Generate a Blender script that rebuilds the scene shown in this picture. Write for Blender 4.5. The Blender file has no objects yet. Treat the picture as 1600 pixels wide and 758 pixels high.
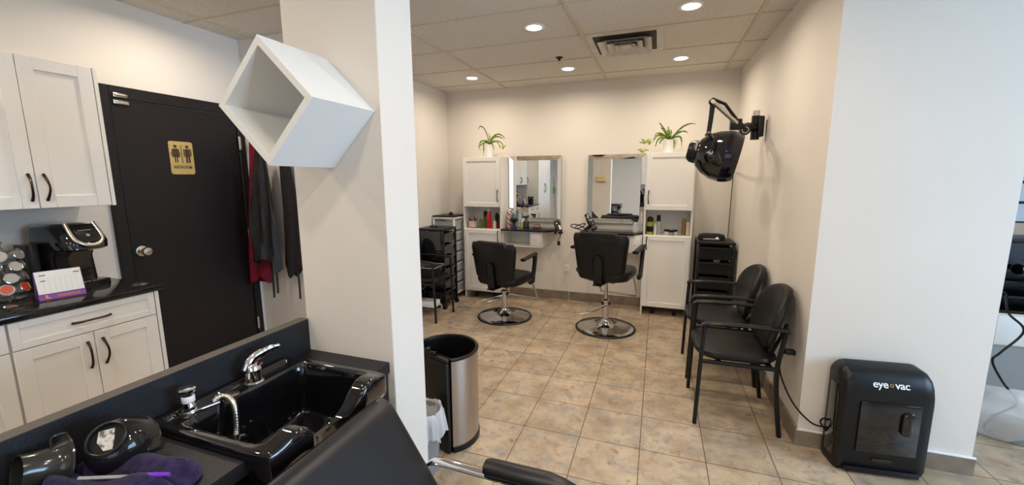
import bpy, bmesh, math, random
from mathutils import Vector, Matrix, Euler
random.seed(7)
PI = math.pi
SC = bpy.context.scene
COL = SC.collection

# ---------------- camera, exposure, world, large lights ----------------
YAW, PITCH, ROLL, FPX, EYE = 0.3405, 0.1536, -0.0058, 640.37, 1.5198
cam_d = bpy.data.cameras.new('camera'); cam = bpy.data.objects.new('camera', cam_d); COL.objects.link(cam)
cam_d.sensor_width = 36.0; cam_d.lens = 36.0 * FPX / 1600.0; cam_d.clip_start = 0.02
_f = Vector((-math.sin(YAW) * math.cos(PITCH), math.cos(YAW) * math.cos(PITCH), -math.sin(PITCH)))
_r = Vector((math.cos(YAW), math.sin(YAW), 0)); _u = _r.cross(_f)
_r2 = _r * math.cos(ROLL) + _u * math.sin(ROLL); _u2 = -_r * math.sin(ROLL) + _u * math.cos(ROLL)
cam.matrix_world = Matrix(((_r2.x, _u2.x, -_f.x, 0), (_r2.y, _u2.y, -_f.y, 0), (_r2.z, _u2.z, -_f.z, EYE), (0, 0, 0, 1)))
SC.camera = cam
SC.view_settings.view_transform = 'Standard'; SC.view_settings.look = 'None'
SC.view_settings.gamma = 1.0; SC.view_settings.use_curve_mapping = False
SC.view_settings.exposure = 0.25
world = bpy.data.worlds.new('sky'); SC.world = world; world.use_nodes = True
_bg = world.node_tree.nodes['Background']; _bg.inputs[0].default_value = (0.50, 0.72, 1.0, 1); _bg.inputs[1].default_value = 0.6
LAMP_W, DAY_W = 6.9, 165.0
LAMP_COL, DAY_COL = (1.0, 0.86, 0.70), (0.47, 0.71, 1.0)
def area_light(name, loc, direction, sx, sy, w, col):
    d = bpy.data.lights.new(name, 'AREA'); d.shape = 'RECTANGLE'; d.size = sx; d.size_y = sy; d.energy = w; d.color = col
    o = bpy.data.objects.new(name, d); COL.objects.link(o); o.location = loc
    o.rotation_euler = Vector(direction).to_track_quat('-Z', 'Y').to_euler(); return o
area_light('window_daylight', (4.05, 1.05, 1.55), (-1, 0, 0), 2.4, 1.5, DAY_W, DAY_COL)
area_light('shopfront_daylight', (1.6, -3.35, 1.5), (0, 1, 0), 2.8, 1.9, DAY_W * 0.12, (0.94, 0.97, 1.0))

# ---------------- materials ----------------
def mat(name, col, rough=0.5, metal=0.0, spec=0.5, coat=0.0, alpha=1.0, trans=0.0, emit=None, es=0.0, sheen=0.0):
    m = bpy.data.materials.new(name); m.use_nodes = True
    b = m.node_tree.nodes['Principled BSDF']; I = b.inputs
    I['Base Color'].default_value = (*col, 1); I['Roughness'].default_value = rough; I['Metallic'].default_value = metal
    I['Specular IOR Level'].default_value = spec; I['Coat Weight'].default_value = coat; I['Alpha'].default_value = alpha
    I['Transmission Weight'].default_value = trans; I['Sheen Weight'].default_value = sheen
    if emit: I['Emission Color'].default_value = (*emit, 1); I['Emission Strength'].default_value = es
    return m
def noisy(m, c2, scale=20, detail=4, lo=0.4, hi=0.6, bump=0.0, bscale=None, bdist=0.002):
    nt = m.node_tree; N = nt.nodes; L = nt.links; b = N['Principled BSDF']
    tc = N.new('ShaderNodeTexCoord'); n = N.new('ShaderNodeTexNoise'); n.inputs['Scale'].default_value = scale; n.inputs['Detail'].default_value = detail
    L.new(tc.outputs['Object'], n.inputs['Vector'])
    r = N.new('ShaderNodeValToRGB'); r.color_ramp.elements[0].position = lo; r.color_ramp.elements[1].position = hi
    r.color_ramp.elements[0].color = b.inputs['Base Color'].default_value; r.color_ramp.elements[1].color = (*c2, 1)
    L.new(n.outputs['Fac'], r.inputs[0]); L.new(r.outputs[0], b.inputs['Base Color'])
    if bump:
        n2 = N.new('ShaderNodeTexNoise'); n2.inputs['Scale'].default_value = bscale or scale; n2.inputs['Detail'].default_value = 5
        L.new(tc.outputs['Object'], n2.inputs['Vector'])
        bp = N.new('ShaderNodeBump'); bp.inputs['Strength'].default_value = bump; bp.inputs['Distance'].default_value = bdist
        L.new(n2.outputs['Fac'], bp.inputs['Height']); L.new(bp.outputs[0], b.inputs['Normal'])
    return m
M = {}
M['wall'] = noisy(mat('cream wall paint', (0.78, 0.73, 0.665), 0.75, spec=0.25), (0.75, 0.70, 0.635), 1.5, 2, 0.3, 0.7, 0.25, 180, 0.0006)
M['ceil'] = noisy(mat('ceiling tile', (0.70, 0.665, 0.61), 0.95, spec=0.1), (0.63, 0.59, 0.54), 90, 3, 0.45, 0.62, 0.4, 160, 0.002)
M['grid'] = mat('ceiling grid', (0.60, 0.50, 0.38), 0.5, spec=0.3)
M['white_cab'] = noisy(mat('white cabinet lacquer', (0.83, 0.81, 0.77), 0.38), (0.81, 0.79, 0.75), 2)
M['white'] = mat('white melamine', (0.82, 0.82, 0.80), 0.45)
M['white_pl'] = mat('white plastic', (0.80, 0.79, 0.77), 0.35)
M['black_door'] = noisy(mat('black painted door', (0.010, 0.008, 0.009), 0.42, spec=0.3), (0.013, 0.010, 0.011), 30, 3, 0.3, 0.7, 0.15, 60)
M['black_pl'] = mat('black plastic', (0.005, 0.005, 0.0055), 0.35, spec=0.35)
M['black_gl'] = mat('gloss black', (0.006, 0.006, 0.007), 0.08, coat=0.5)
M['bowl_black'] = mat('gloss black bowl', (0.004, 0.004, 0.005), 0.07, coat=0.6)
M['black_lam'] = noisy(mat('black laminate', (0.009, 0.009, 0.012), 0.45, spec=0.35), (0.018, 0.018, 0.022), 220, 2, 0.5, 0.6)
M['edge_lam'] = mat('brown edge laminate', (0.085, 0.07, 0.06), 0.5)
M['granite'] = noisy(mat('black granite', (0.010, 0.009, 0.010), 0.12), (0.085, 0.075, 0.075), 170, 4, 0.60, 0.75)
M['vinyl'] = noisy(mat('black vinyl', (0.005, 0.0045, 0.005), 0.42, spec=0.32), (0.007, 0.0065, 0.007), 6, 2, 0.3, 0.7, 0.2, 300, 0.0005)
M['vinyl_sh'] = noisy(mat('black vinyl satin', (0.008, 0.008, 0.010), 0.38, spec=0.45), (0.011, 0.011, 0.014), 6, 2, 0.3, 0.7, 0.2, 300, 0.0005)
M['black_metal'] = mat('black powder coat', (0.006, 0.006, 0.006), 0.45, spec=0.35)
M['chrome'] = mat('chrome', (0.82, 0.82, 0.84), 0.06, 1.0)
M['chrome_dk'] = mat('dark chrome', (0.60, 0.59, 0.59), 0.10, 1.0)
M['tint_grey'] = mat('smoky grey bowl plastic', (0.026, 0.025, 0.021), 0.16, coat=0.3)
M['steel'] = mat('brushed steel', (0.50, 0.46, 0.43), 0.30, 1.0)
M['nickel'] = mat('satin nickel', (0.62, 0.58, 0.52), 0.28, 1.0)
M['bronze'] = mat('dark bronze handle', (0.045, 0.022, 0.02), 0.28, 0.7)
M['mirror'] = mat('mirror glass', (0.90, 0.91, 0.90), 0.0, 1.0)
M['grey_pl'] = mat('grey plastic', (0.25, 0.25, 0.26), 0.4)
M['dark_vent'] = mat('vent shadow', (0.03, 0.027, 0.025), 0.7)
M['vent'] = noisy(mat('vent metal', (0.68, 0.64, 0.58), 0.5), (0.60, 0.56, 0.50), 9, 3, 0.4, 0.65)
M['lens'] = mat('downlight lens', (1, 1, 1), 0.5, emit=(1.0, 0.90, 0.76), es=14.0)
M['brass_sign'] = noisy(mat('gold sign', (0.62, 0.46, 0.17), 0.35, 0.35), (0.55, 0.40, 0.14), 60)
M['sign_ink'] = mat('dark sign ink', (0.05, 0.025, 0.02), 0.5)
M['towel'] = noisy(mat('purple terry', (0.014, 0.010, 0.040), 0.95, spec=0.1, sheen=0.1), (0.035, 0.024, 0.085), 60, 3, 0.35, 0.7, 1.0, 260, 0.004)
M['red_cloth'] = noisy(mat('dark red cloth', (0.20, 0.012, 0.03), 0.8, spec=0.2), (0.15, 0.01, 0.025), 8)
M['black_cloth'] = noisy(mat('black cloth', (0.010, 0.0095, 0.011), 0.6, spec=0.35), (0.014, 0.013, 0.015), 8)
M['apron'] = noisy(mat('charcoal apron cloth', (0.018, 0.014, 0.016), 0.85, spec=0.2), (0.022, 0.018, 0.020), 30)
M['leaf'] = noisy(mat('spider plant leaf', (0.05, 0.14, 0.012), 0.45), (0.36, 0.42, 0.08), 45, 2, 0.48, 0.64)
M['leaf_pale'] = mat('pale plantlet leaf', (0.42, 0.50, 0.13), 0.45)
M['soil'] = noisy(mat('potting soil', (0.02, 0.012, 0.008), 0.95), (0.05, 0.03, 0.02), 90, 3, 0.4, 0.6, 0.8)
M['red'] = mat('red can', (0.55, 0.02, 0.02), 0.25, 0.3); M['cream'] = mat('cream plastic', (0.72, 0.62, 0.45), 0.35)
M['green'] = mat('green bottle', (0.10, 0.13, 0.03), 0.3); M['lime'] = mat('lime label', (0.33, 0.38, 0.03), 0.35)
M['gold'] = mat('gold can', (0.45, 0.27, 0.09), 0.3, 0.6); M['blue_liq'] = mat('blue liquid', (0.16, 0.30, 0.42), 0.15, alpha=0.75)
M['clear'] = mat('clear plastic', (0.75, 0.78, 0.78), 0.12, alpha=0.32); M['smoke'] = mat('smoky plastic', (0.03, 0.03, 0.028), 0.14, alpha=0.80)
M['smoke_dk'] = mat('dark smoky plastic', (0.010, 0.009, 0.010), 0.10, alpha=0.96)
M['visor'] = mat('tinted visor', (0.008, 0.005, 0.012), 0.06, alpha=0.93); M['brown'] = mat('amber bottle', (0.13, 0.03, 0.015), 0.25)
M['yellow'] = mat('yellow bottle', (0.62, 0.46, 0.12), 0.3); M['rose_wood'] = mat('reddish wooden box', (0.10, 0.035, 0.03), 0.35)
M['paper'] = mat('paper', (0.82, 0.80, 0.78), 0.7); M['purple'] = mat('purple card', (0.20, 0.06, 0.33), 0.5); M['orange'] = mat('orange print', (0.85, 0.30, 0.04), 0.5)
M['pod'] = mat('grey pod foil', (0.42, 0.41, 0.38), 0.35, 0.4); M['pod_red'] = mat('red pod lid', (0.75, 0.07, 0.02), 0.3)
M['violet'] = mat('violet handle', (0.20, 0.05, 0.60), 0.15, alpha=0.85); M['ink'] = mat('dark print', (0.05, 0.05, 0.06), 0.6)
M['label_tape'] = noisy(mat('torn label', (0.55, 0.52, 0.47), 0.6), (0.12, 0.11, 0.10), 70, 4, 0.5, 0.62)
M['logo_white'] = mat('white lettering', (0.85, 0.85, 0.86), 0.4); M['logo_gold'] = mat('gold ring', (0.45, 0.30, 0.06), 0.3, 0.6)
M['bag'] = mat('white plastic bag', (0.80, 0.82, 0.84), 0.35, alpha=0.62); M['bag_grey'] = mat('film bag', (0.86, 0.88, 0.90), 0.25, alpha=0.6)
M['blue_hose'] = mat('blue hose', (0.06, 0.20, 0.42), 0.3); M['desk_grey'] = mat('grey kick panel', (0.30, 0.30, 0.29), 0.6)
M['base_tile'] = noisy(mat('taupe skirting tile', (0.20, 0.155, 0.115), 0.45), (0.30, 0.24, 0.18), 9, 6, 0.35, 0.7)
M['print_grey'] = mat('pale print', (0.45, 0.44, 0.46), 0.6); M['pink_label'] = mat('pinkish label', (0.72, 0.50, 0.42), 0.5)
M['green_mop'] = mat('green mop', (0.12, 0.42, 0.04), 0.6); M['glass'] = mat('window glass', (0.8, 0.9, 0.95), 0.02, alpha=0.12)
M['dark_frame'] = mat('dark window frame', (0.02, 0.02, 0.022), 0.4)
def steel_grain(m):
    nt = m.node_tree; N = nt.nodes; L = nt.links; b = N['Principled BSDF']
    tc = N.new('ShaderNodeTexCoord'); mp = N.new('ShaderNodeMapping'); mp.inputs['Scale'].default_value = (4, 4, 400)
    n = N.new('ShaderNodeTexNoise'); n.inputs['Scale'].default_value = 3; bp = N.new('ShaderNodeBump'); bp.inputs['Strength'].default_value = 0.12; bp.inputs['Distance'].default_value = 0.001
    L.new(tc.outputs['Object'], mp.inputs[0]); L.new(mp.outputs[0], n.inputs['Vector']); L.new(n.outputs['Fac'], bp.inputs['Height']); L.new(bp.outputs[0], b.inputs['Normal'])
steel_grain(M['steel'])
def floor_material():
    m = mat('mottled ceramic tile', (0.5, 0.4, 0.3), 0.33, spec=0.45); nt = m.node_tree; N = nt.nodes; L = nt.links; b = N['Principled BSDF']
    tc = N.new('ShaderNodeTexCoord'); mp = N.new('ShaderNodeMapping'); mp.inputs['Location'].default_value = (1.0599 + 0.3427 * 20, -2.580 + 0.342 * 40, 0)
    L.new(tc.outputs['Object'], mp.inputs[0])
    br = N.new('ShaderNodeTexBrick'); br.offset = 0; br.squash = 1; I = br.inputs
    I['Scale'].default_value = 1; I['Brick Width'].default_value = 0.3427; I['Row Height'].default_value = 0.342; I['Mortar Size'].default_value = 0.0026; I['Mortar Smooth'].default_value = 0.3; I['Bias'].default_value = 0
    I['Color1'].default_value = (1, 1, 1, 1); I['Color2'].default_value = (0.90, 0.90, 0.90, 1); I['Mortar'].default_value = (0, 0, 0, 1)
    L.new(mp.outputs[0], br.inputs['Vector'])
    def noise(s, d, lo, hi, rough=0.6, dist=0.0):
        n = N.new('ShaderNodeTexNoise'); n.inputs['Scale'].default_value = s; n.inputs['Detail'].default_value = d; n.inputs['Roughness'].default_value = rough; n.inputs['Distortion'].default_value = dist
        L.new(tc.outputs['Object'], n.inputs['Vector']); r = N.new('ShaderNodeMapRange'); r.inputs[1].default_value = lo; r.inputs[2].default_value = hi
        L.new(n.outputs['Fac'], r.inputs[0]); return r.outputs[0]
    def mix(fac, a, bb, typ='MIX'):
        x = N.new('ShaderNodeMixRGB'); x.blend_type = typ
        if isinstance(fac, float): x.inputs[0].default_value = fac
        else: L.new(fac, x.inputs[0])
        for k, v in ((1, a), (2, bb)):
            if isinstance(v, tuple): x.inputs[k].default_value = (*v, 1)
            else: L.new(v, x.inputs[k])
        return x.outputs[0]
    c = mix(noise(5, 6, 0.38, 0.64), (0.56, 0.445, 0.315), (0.385, 0.28, 0.18))
    c = mix(noise(9, 8, 0.49, 0.66, 0.7, 0.6), c, (0.32, 0.29, 0.255))
    c = mix(noise(14, 7, 0.54, 0.70, 0.7, 0.4), c, (0.29, 0.175, 0.10))
    c = mix(noise(30, 5, 0.55, 0.8, 0.7), c, (0.58, 0.46, 0.33))
    c = mix(1.0, c, br.outputs['Color'], 'MULTIPLY')
    c = mix(br.outputs['Fac'], c, (0.13, 0.08, 0.045))
    L.new(c, b.inputs['Base Color'])
    bp = N.new('ShaderNodeBump'); bp.inputs['Strength'].default_value = 0.6; bp.inputs['Distance'].default_value = 0.002; bp.invert = True
    L.new(br.outputs['Fac'], bp.inputs['Height']); L.new(bp.outputs[0], b.inputs['Normal'])
    return m
M['floor'] = floor_material()
def stripe_material():
    m = mat('barber stripe label', (0.85, 0.85, 0.85), 0.35); nt = m.node_tree; N = nt.nodes; L = nt.links; b = N['Principled BSDF']
    tc = N.new('ShaderNodeTexCoord'); sp = N.new('ShaderNodeSeparateXYZ'); L.new(tc.outputs['Object'], sp.inputs[0])
    a = N.new('ShaderNodeMath'); a.operation = 'MULTIPLY_ADD'; a.inputs[1].default_value = 0.8; L.new(sp.outputs['X'], a.inputs[0]); L.new(sp.outputs['Z'], a.inputs[2])
    d = N.new('ShaderNodeMath'); d.operation = 'MULTIPLY'; d.inputs[1].default_value = 16; L.new(a.outputs[0], d.inputs[0])
    f = N.new('ShaderNodeMath'); f.operation = 'FRACT'; L.new(d.outputs[0], f.inputs[0])
    r = N.new('ShaderNodeValToRGB'); r.color_ramp.interpolation = 'CONSTANT'; e = r.color_ramp.elements
    e[0].color = (0.8, 0.78, 0.76, 1); e[0].position = 0; e[1].position = 0.35; e[1].color = (0.55, 0.02, 0.03, 1)
    x = e.new(0.6); x.color = (0.8, 0.78, 0.76, 1); y = e.new(0.75); y.color = (0.02, 0.02, 0.03, 1)
    L.new(f.outputs[0], r.inputs[0]); L.new(r.outputs[0], b.inputs['Base Color']); return m
M['stripe'] = stripe_material()

# ---------------- mesh helpers ----------------
class MB:
    def __init__(s): s.bm = bmesh.new()
    def _merge(s, t, Mx=None):
        if Mx is not None: bmesh.ops.transform(t, matrix=Mx, verts=t.verts)
        me = bpy.data.meshes.new('tmp'); t.to_mesh(me); t.free(); s.bm.from_mesh(me); bpy.data.meshes.remove(me); return s
    def box(s, x0, x1, y0, y1, z0, z1, bev=0.0, seg=2, Mx=None):
        t = bmesh.new(); bmesh.ops.create_cube(t, size=1.0)
        bmesh.ops.scale(t, vec=(abs(x1 - x0), abs(y1 - y0), abs(z1 - z0)), verts=t.verts)
        bmesh.ops.translate(t, vec=((x0 + x1) / 2, (y0 + y1) / 2, (z0 + z1) / 2), verts=t.verts)
        if bev: bmesh.ops.bevel(t, geom=t.edges[:], offset=bev, segments=seg, affect='EDGES', profile=0.5)
        return s._merge(t, Mx)
    def rings(s, rings, cap=True, closed=True, loop=False, Mx=None):
        t = bmesh.new(); R = [[t.verts.new(p) for p in r] for r in rings]; n = len(R[0])
        K = len(R) if loop else len(R) - 1
        for i in range(K):
            a, b = R[i], R[(i + 1) % len(R)]
            for j in range(n if closed else n - 1):
                k = (j + 1) % n
                try: t.faces.new((a[j], a[k], b[k], b[j]))
                except ValueError: pass
        if cap and closed and not loop:
            for r, rev in ((R[0], True), (R[-1], False)):
                try: t.faces.new(r[::-1] if rev else r)
                except ValueError: pass
        bmesh.ops.recalc_face_normals(t, faces=t.faces)
        return s._merge(t, Mx)
    def lathe(s, prof, c=(0, 0, 0), seg=24, axis='Z', Mx=None):
        rr = []
        for r, z in prof:
            ring = []
            for k in range(seg):
                a = 2 * PI * k / seg; x, y = max(r, 1e-4) * math.cos(a), max(r, 1e-4) * math.sin(a)
                p = (x, y, z) if axis == 'Z' else ((z, x, y) if axis == 'X' else (x, z, y))
                ring.append((p[0] + c[0], p[1] + c[1], p[2] + c[2]))
            rr.append(ring)
        return s.rings(rr, Mx=Mx)
    def cyl(s, p0, p1, r, r2=None, seg=16): return s.tube([p0, p1], [r, r2 if r2 is not None else r], seg)
    def tube(s, pts, r, seg=10, loop=False, flat=1.0, up=None):
        P = [Vector(p) for p in pts]; n = len(P); rs = r if isinstance(r, (list, tuple)) else [r] * n
        rr = []; prev = None
        for i in range(n):
            a = P[(i - 1) % n] if (loop or i > 0) else P[i]; b = P[(i + 1) % n] if (loop or i < n - 1) else P[i]
            T = (b - a).normalized()
            if prev is None:
                U = Vector(up) if up else (Vector((0, 0, 1)) if abs(T.z) < 0.9 else Vector((1, 0, 0)))
            else: U = prev
            U = (U - T * U.dot(T)).normalized(); prev = U; V = T.cross(U)
            rr.append([P[i] + (U * math.cos(2 * PI * k / seg) * flat + V * math.sin(2 * PI * k / seg)) * rs[i] for k in range(seg)])
        return s.rings(rr, loop=loop)
    def prism(s, poly, d0, d1, plane='XY', bev=0.0, seg=2, Mx=None):
        def P(u, v, d): return (u, v, d) if plane == 'XY' else ((u, d, v) if plane == 'XZ' else (d, u, v))
        t = bmesh.new(); a = [t.verts.new(P(u, v, d0)) for u, v in poly]; b = [t.verts.new(P(u, v, d1)) for u, v in poly]; n = len(poly)
        t.faces.new(a); t.faces.new(b[::-1])
        for i in range(n): t.faces.new((a[i], b[i], b[(i + 1) % n], a[(i + 1) % n]))
        bmesh.ops.recalc_face_normals(t, faces=t.faces)
        if bev:
            es = [e for e in t.edges if (e.verts[0] in a) == (e.verts[1] in a)]
            bmesh.ops.bevel(t, geom=es, offset=bev, segments=seg, affect='EDGES', profile=0.5)
        return s._merge(t, Mx)
    def sphere(s, c, r, sc=(1, 1, 1), seg=16):
        t = bmesh.new(); bmesh.ops.create_uvsphere(t, u_segments=seg, v_segments=max(6, seg // 2 + 2), radius=r)
        bmesh.ops.scale(t, vec=sc, verts=t.verts); bmesh.ops.translate(t, vec=c, verts=t.verts); return s._merge(t)
    def build(s, name, m, parent=None, Mx=None, angle=40):
        if Mx is not None: bmesh.ops.transform(s.bm, matrix=Mx, verts=s.bm.verts)
        me = bpy.data.meshes.new(name); s.bm.to_mesh(me); s.bm.free(); me.materials.append(m)
        for p in me.polygons: p.use_smooth = True
        me.set_sharp_from_angle(angle=math.radians(angle))
        o = bpy.data.objects.new(name, me); COL.objects.link(o)
        if parent: o.parent = parent
        return o
def rot(ax, deg, c=(0, 0, 0)):
    return Matrix.Translation(c) @ Matrix.Rotation(math.radians(deg), 4, ax) @ Matrix.Translation([-v for v in c])
def tag(o, label, cat, group=None):
    o['label'] = label; o['category'] = cat
    if group: o['group'] = group
    return o
def thing(name, label, cat, loc=(0, 0, 0), rz=0.0, group=None):
    o = bpy.data.objects.new(name, None); COL.objects.link(o); o.empty_display_size = 0.1; o.location = loc; o.rotation_euler = (0, 0, math.radians(rz))
    return tag(o, label, cat, group)
def struct(o): o['kind'] = 'structure'; return o
def dup(root, loc, rz=None, label=None, rotation=None):
    def cp(o, par):
        c = o.copy(); COL.objects.link(c)
        if par: c.parent = par
        for ch in [q for q in COL.objects if q.parent == o]: cp(ch, c)
        return c
    r = cp(root, None); r.location = loc
    if rz is not None: r.rotation_euler = (0, 0, math.radians(rz))
    if label: r['label'] = label
    return r
def rrect(w, h, r, seg=6, cx=0, cy=0):
    out = []
    for sx, sy, a0 in ((1, 1, 0), (-1, 1, 90), (-1, -1, 180), (1, -1, 270)):
        for k in range(seg + 1):
            a = math.radians(a0 + 90 * k / seg); out.append((cx + sx * (w / 2 - r) + r * math.cos(a), cy + sy * (h / 2 - r) + r * math.sin(a)))
    return out
def smooth_path(pts, n=6, loop=False):
    P = [Vector(p) for p in pts]; out = []; N = len(P)
    for i in range(N if loop else N - 1):
        g = lambda k: P[k % N] if loop else P[min(max(k, 0), N - 1)]
        p0, p1, p2, p3 = g(i - 1), g(i), g(i + 1), g(i + 2)
        for k in range(n):
            t = k / n; out.append(0.5 * ((2 * p1) + (p2 - p0) * t + (2 * p0 - 5 * p1 + 4 * p2 - p3) * t * t + (3 * p1 - p0 - 3 * p2 + p3) * t ** 3))
    if not loop: out.append(P[-1])
    return out
def text_mesh(body, size, m, parent, Mx, name='lettering', depth=0.0006, bold=0.0):
    c = bpy.data.curves.new('t', 'FONT'); c.body = body; c.size = size; c.extrude = depth; c.align_x = 'CENTER'; c.align_y = 'CENTER'; c.offset = bold; c.space_character = 0.95
    o = bpy.data.objects.new('t', c); COL.objects.link(o); bpy.context.view_layer.update()
    me = bpy.data.meshes.new_from_object(o.evaluated_get(bpy.context.evaluated_depsgraph_get())); bpy.data.objects.remove(o)
    me.transform(Mx); me.materials.clear(); me.materials.append(m)
    q = bpy.data.objects.new(name, me); COL.objects.link(q); q.parent = parent; return q

# ---------------- room ----------------
CH = 2.6366; XL, YA, XA, YB = -3.25, 2.577, -2.675, 5.0
struct(MB().box(-3.4, 4.1, -3.4, 5.15, -0.1, 0.0).build('floor', M['floor']))
struct(MB().box(-3.4, 4.1, -3.4, 5.15, CH, CH + 0.1).build('ceiling', M['ceil']))
g = MB(); GX = [-3.055 + 1.2192 * k for k in range(6)]; GY = [4.6677 - 0.6235 * k for k in range(13)]
for x in GX: g.box(x - 0.013, x + 0.013, -3.2, 5.0, CH - 0.008, CH + 0.004)
struct(g.build('trim_1', M['grid']))
g = MB()
for y in GY: g.box(-3.25, 3.9, y - 0.007, y + 0.007, CH - 0.005, CH + 0.004)
struct(g.build('trim_2', M['grid']))
struct(MB().box(XL - 0.12, XL, -3.3, YA, 0, CH).build('wall_left', M['wall']))
struct(MB().box(XL - 0.12, XA, YA, YB + 0.12, 0, CH).build('wall_alcove', M['wall']))
w = MB().box(XA, 2.95, YB, YB + 0.12, 0, CH).box(2.95, 3.75, YB, YB + 0.12, 0, 1.10).box(2.95, 3.75, YB, YB + 0.12, 2.2, CH).box(3.75, 4.0, YB, YB + 0.12, 0, CH)
struct(w.build('wall_back', M['wall']))
struct(MB().prism([(0.763, YB), (0.815, YA), (1.578, YA), (1.578, YA + 0.25), (1.02, YA + 0.25), (1.02, YB)], 0, CH).build('wall_right', M['wall']))
# window wall far right of the camera and shop-front wall behind the camera
w = MB().box(3.9, 4.0, -3.3, -0.2, 0, CH).box(3.9, 4.0, 2.3, 5.0, 0, CH).box(3.9, 4.0, -0.2, 2.3, 0, 0.75).box(3.9, 4.0, -0.2, 2.3, 2.35, CH)
struct(w.build('wall_window_side', M['wall']))
w = MB().box(-3.3, 0.1, -3.3, -3.2, 0, CH).box(3.1, 3.9, -3.3, -3.2, 0, CH).box(0.1, 3.1, -3.3, -3.2, 2.5, CH).box(0.1, 3.1, -3.3, -3.2, 0, 0.5)
struct(w.build('wall_front', M['wall']))
def window(n, axis, p, a0, a1, z0, z1, cols, rows, t=0.025):
    f = MB()
    def bar(u0, u1, v0, v1):
        if axis == 'X': f.box(p, p + 0.05, u0, u1, v0, v1)
        else: f.box(u0, u1, p, p + 0.05, v0, v1)
    for k in range(cols + 1):
        u = a0 + (a1 - a0) * k / cols; bar(max(a0, u - t), min(a1, u + t), z0, z1)
    for k in range(rows + 1):
        v = z0 + (z1 - z0) * k / rows; bar(a0, a1, max(z0, v - t), min(z1, v + t))
    fr = struct(f.build('window_%d' % n, M['dark_frame']))
    q = MB()
    if axis == 'X': q.box(p + 0.02, p + 0.026, a0, a1, z0, z1)
    else: q.box(a0, a1, p + 0.02, p + 0.026, z0, z1)
    q.build('pane', M['glass'], fr)
window(1, 'X', 3.92, -0.2, 2.3, 0.75, 2.35, 3, 1)
window(2, 'Y', 5.03, 2.95, 3.75, 1.10, 2.2, 3, 6, 0.012)
window(3, 'Y', -3.28, 0.1, 3.1, 0.5, 2.5, 3, 1)
# the column
struct(MB().box(-1.315, -0.905, 1.22, 1.43, 0, CH, 0.003, 1).build('wall_column', M['wall']))
# baseboards
BB = 0.106
struct(MB().box(XA, 0.763, YB - 0.01, YB, 0, BB, 0.002, 1).build('baseboard_back', M['base_tile']))
struct(MB().box(XA, XA + 0.01, YA, YB - 0.012, 0, BB, 0.002, 1).build('baseboard_alcove', M['base_tile']))
struct(MB().prism([(0.762, YB - 0.012), (0.813, YA - 0.012), (0.802, YA - 0.012), (0.751, YB - 0.012)], 0, BB).build('baseboard_right', M['base_tile']))
b = MB().box(0.805, 1.588, YA - 0.011, YA, 0, 0.092); struct(b.build('baseboard_pillar', M['base_tile']))
struct(MB().box(0.806, 1.590, YA - 0.013, YA, 0.0925, 0.104, 0.004).build('trim_3', M['white']))
struct(MB().box(XL + 0.001, XA, YA - 0.011, YA - 0.001, 0, BB).build('baseboard_coats', M['base_tile']))

# restroom door
d = MB(); d.box(XL, XL + 0.030, 1.595, 1.66, 0, 2.11, 0.003, 1); d.box(XL, XL + 0.030, 2.475, 2.535, 0, 2.11, 0.003, 1); d.box(XL, XL + 0.030, 1.6605, 2.4745, 2.035, 2.11, 0.003, 1)
door = struct(d.build('door_1', M['black_door']))
MB().box(XL + 0.001, XL + 0.020, 1.664, 2.471, 0.01, 2.031, 0.002, 1).build('door_panel', M['black_door'], door)
k = MB(); k.lathe([(0, 0.0), (0.034, 0.0), (0.034, 0.008), (0.013, 0.012), (0.012, 0.035), (0.026, 0.045), (0.030, 0.058), (0.024, 0.072), (0, 0.076)], (XL + 0.0205, 1.715, 1.06), 24, 'X'); k.build('door_knob', M['nickel'], door)
for z in (1.82, 1.067, 0.305):
    h = MB(); h.box(XL + 0.0305, XL + 0.034, 2.478, 2.492, z - 0.05, z + 0.05, 0.001, 1); h.cyl((XL + 0.036, 2.474, z - 0.052), (XL + 0.036, 2.474, z + 0.052), 0.007); h.build('hinge', M['nickel'], door)
h = MB(); h.box(XL + 0.021, XL + 0.035, 1.675, 1.755, 2.000, 2.022, 0.002); h.box(XL + 0.0305, XL + 0.042, 1.675, 1.745, 2.040, 2.066, 0.003); h.cyl((XL + 0.046, 1.68, 2.053), (XL + 0.046, 1.745, 2.053), 0.006); h.build('door_latch', M['nickel'], door)
# restroom sign
s = thing('restroom_sign', 'gold restroom sign with two figures on the black door', 'sign', (XL + 0.0205, 2.036, 1.682))
MB().prism(rrect(0.158, 0.230, 0.016), 0.0005, 0.0045, 'YZ').build('sign_plate', M['brass_sign'], s)
f = MB(); X0, X1 = 0.0048, 0.0062
for cy, wom in ((-0.038, True), (0.040, False)):
    f.cyl((X0, cy, 0.080), (X1, cy, 0.080), 0.0105, seg=18)
    if wom:
        f.prism([(cy - 0.013, 0.064), (cy + 0.013, 0.064), (cy + 0.026, 0.006), (cy - 0.026, 0.006)], X0, X1, 'YZ')
        for q in (-1, 1): f.prism([(cy + q * 0.014, 0.063), (cy + q * 0.019, 0.063), (cy + q * 0.033, 0.022), (cy + q * 0.027, 0.020)], X0, X1, 'YZ'); f.prism([(cy + q * 0.003, 0.008), (cy + q * 0.011, 0.008), (cy + q * 0.010, -0.032), (cy + q * 0.004, -0.032)], X0, X1, 'YZ')
    else:
        f.prism(rrect(0.032, 0.056, 0.006, 3, cy, 0.037), X0, X1, 'YZ')
        for q in (-1, 1): f.prism(rrect(0.007, 0.052, 0.003, 3, cy + q * 0.0225, 0.038), X0, X1, 'YZ'); f.prism(rrect(0.012, 0.048, 0.003, 3, cy + q * 0.0085, -0.010), X0, X1, 'YZ')
f.box(X0, X1, -0.0015, 0.0025, -0.036, 0.090); f.box(X0, X1, -0.066, 0.066, -0.051, -0.0495)
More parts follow.
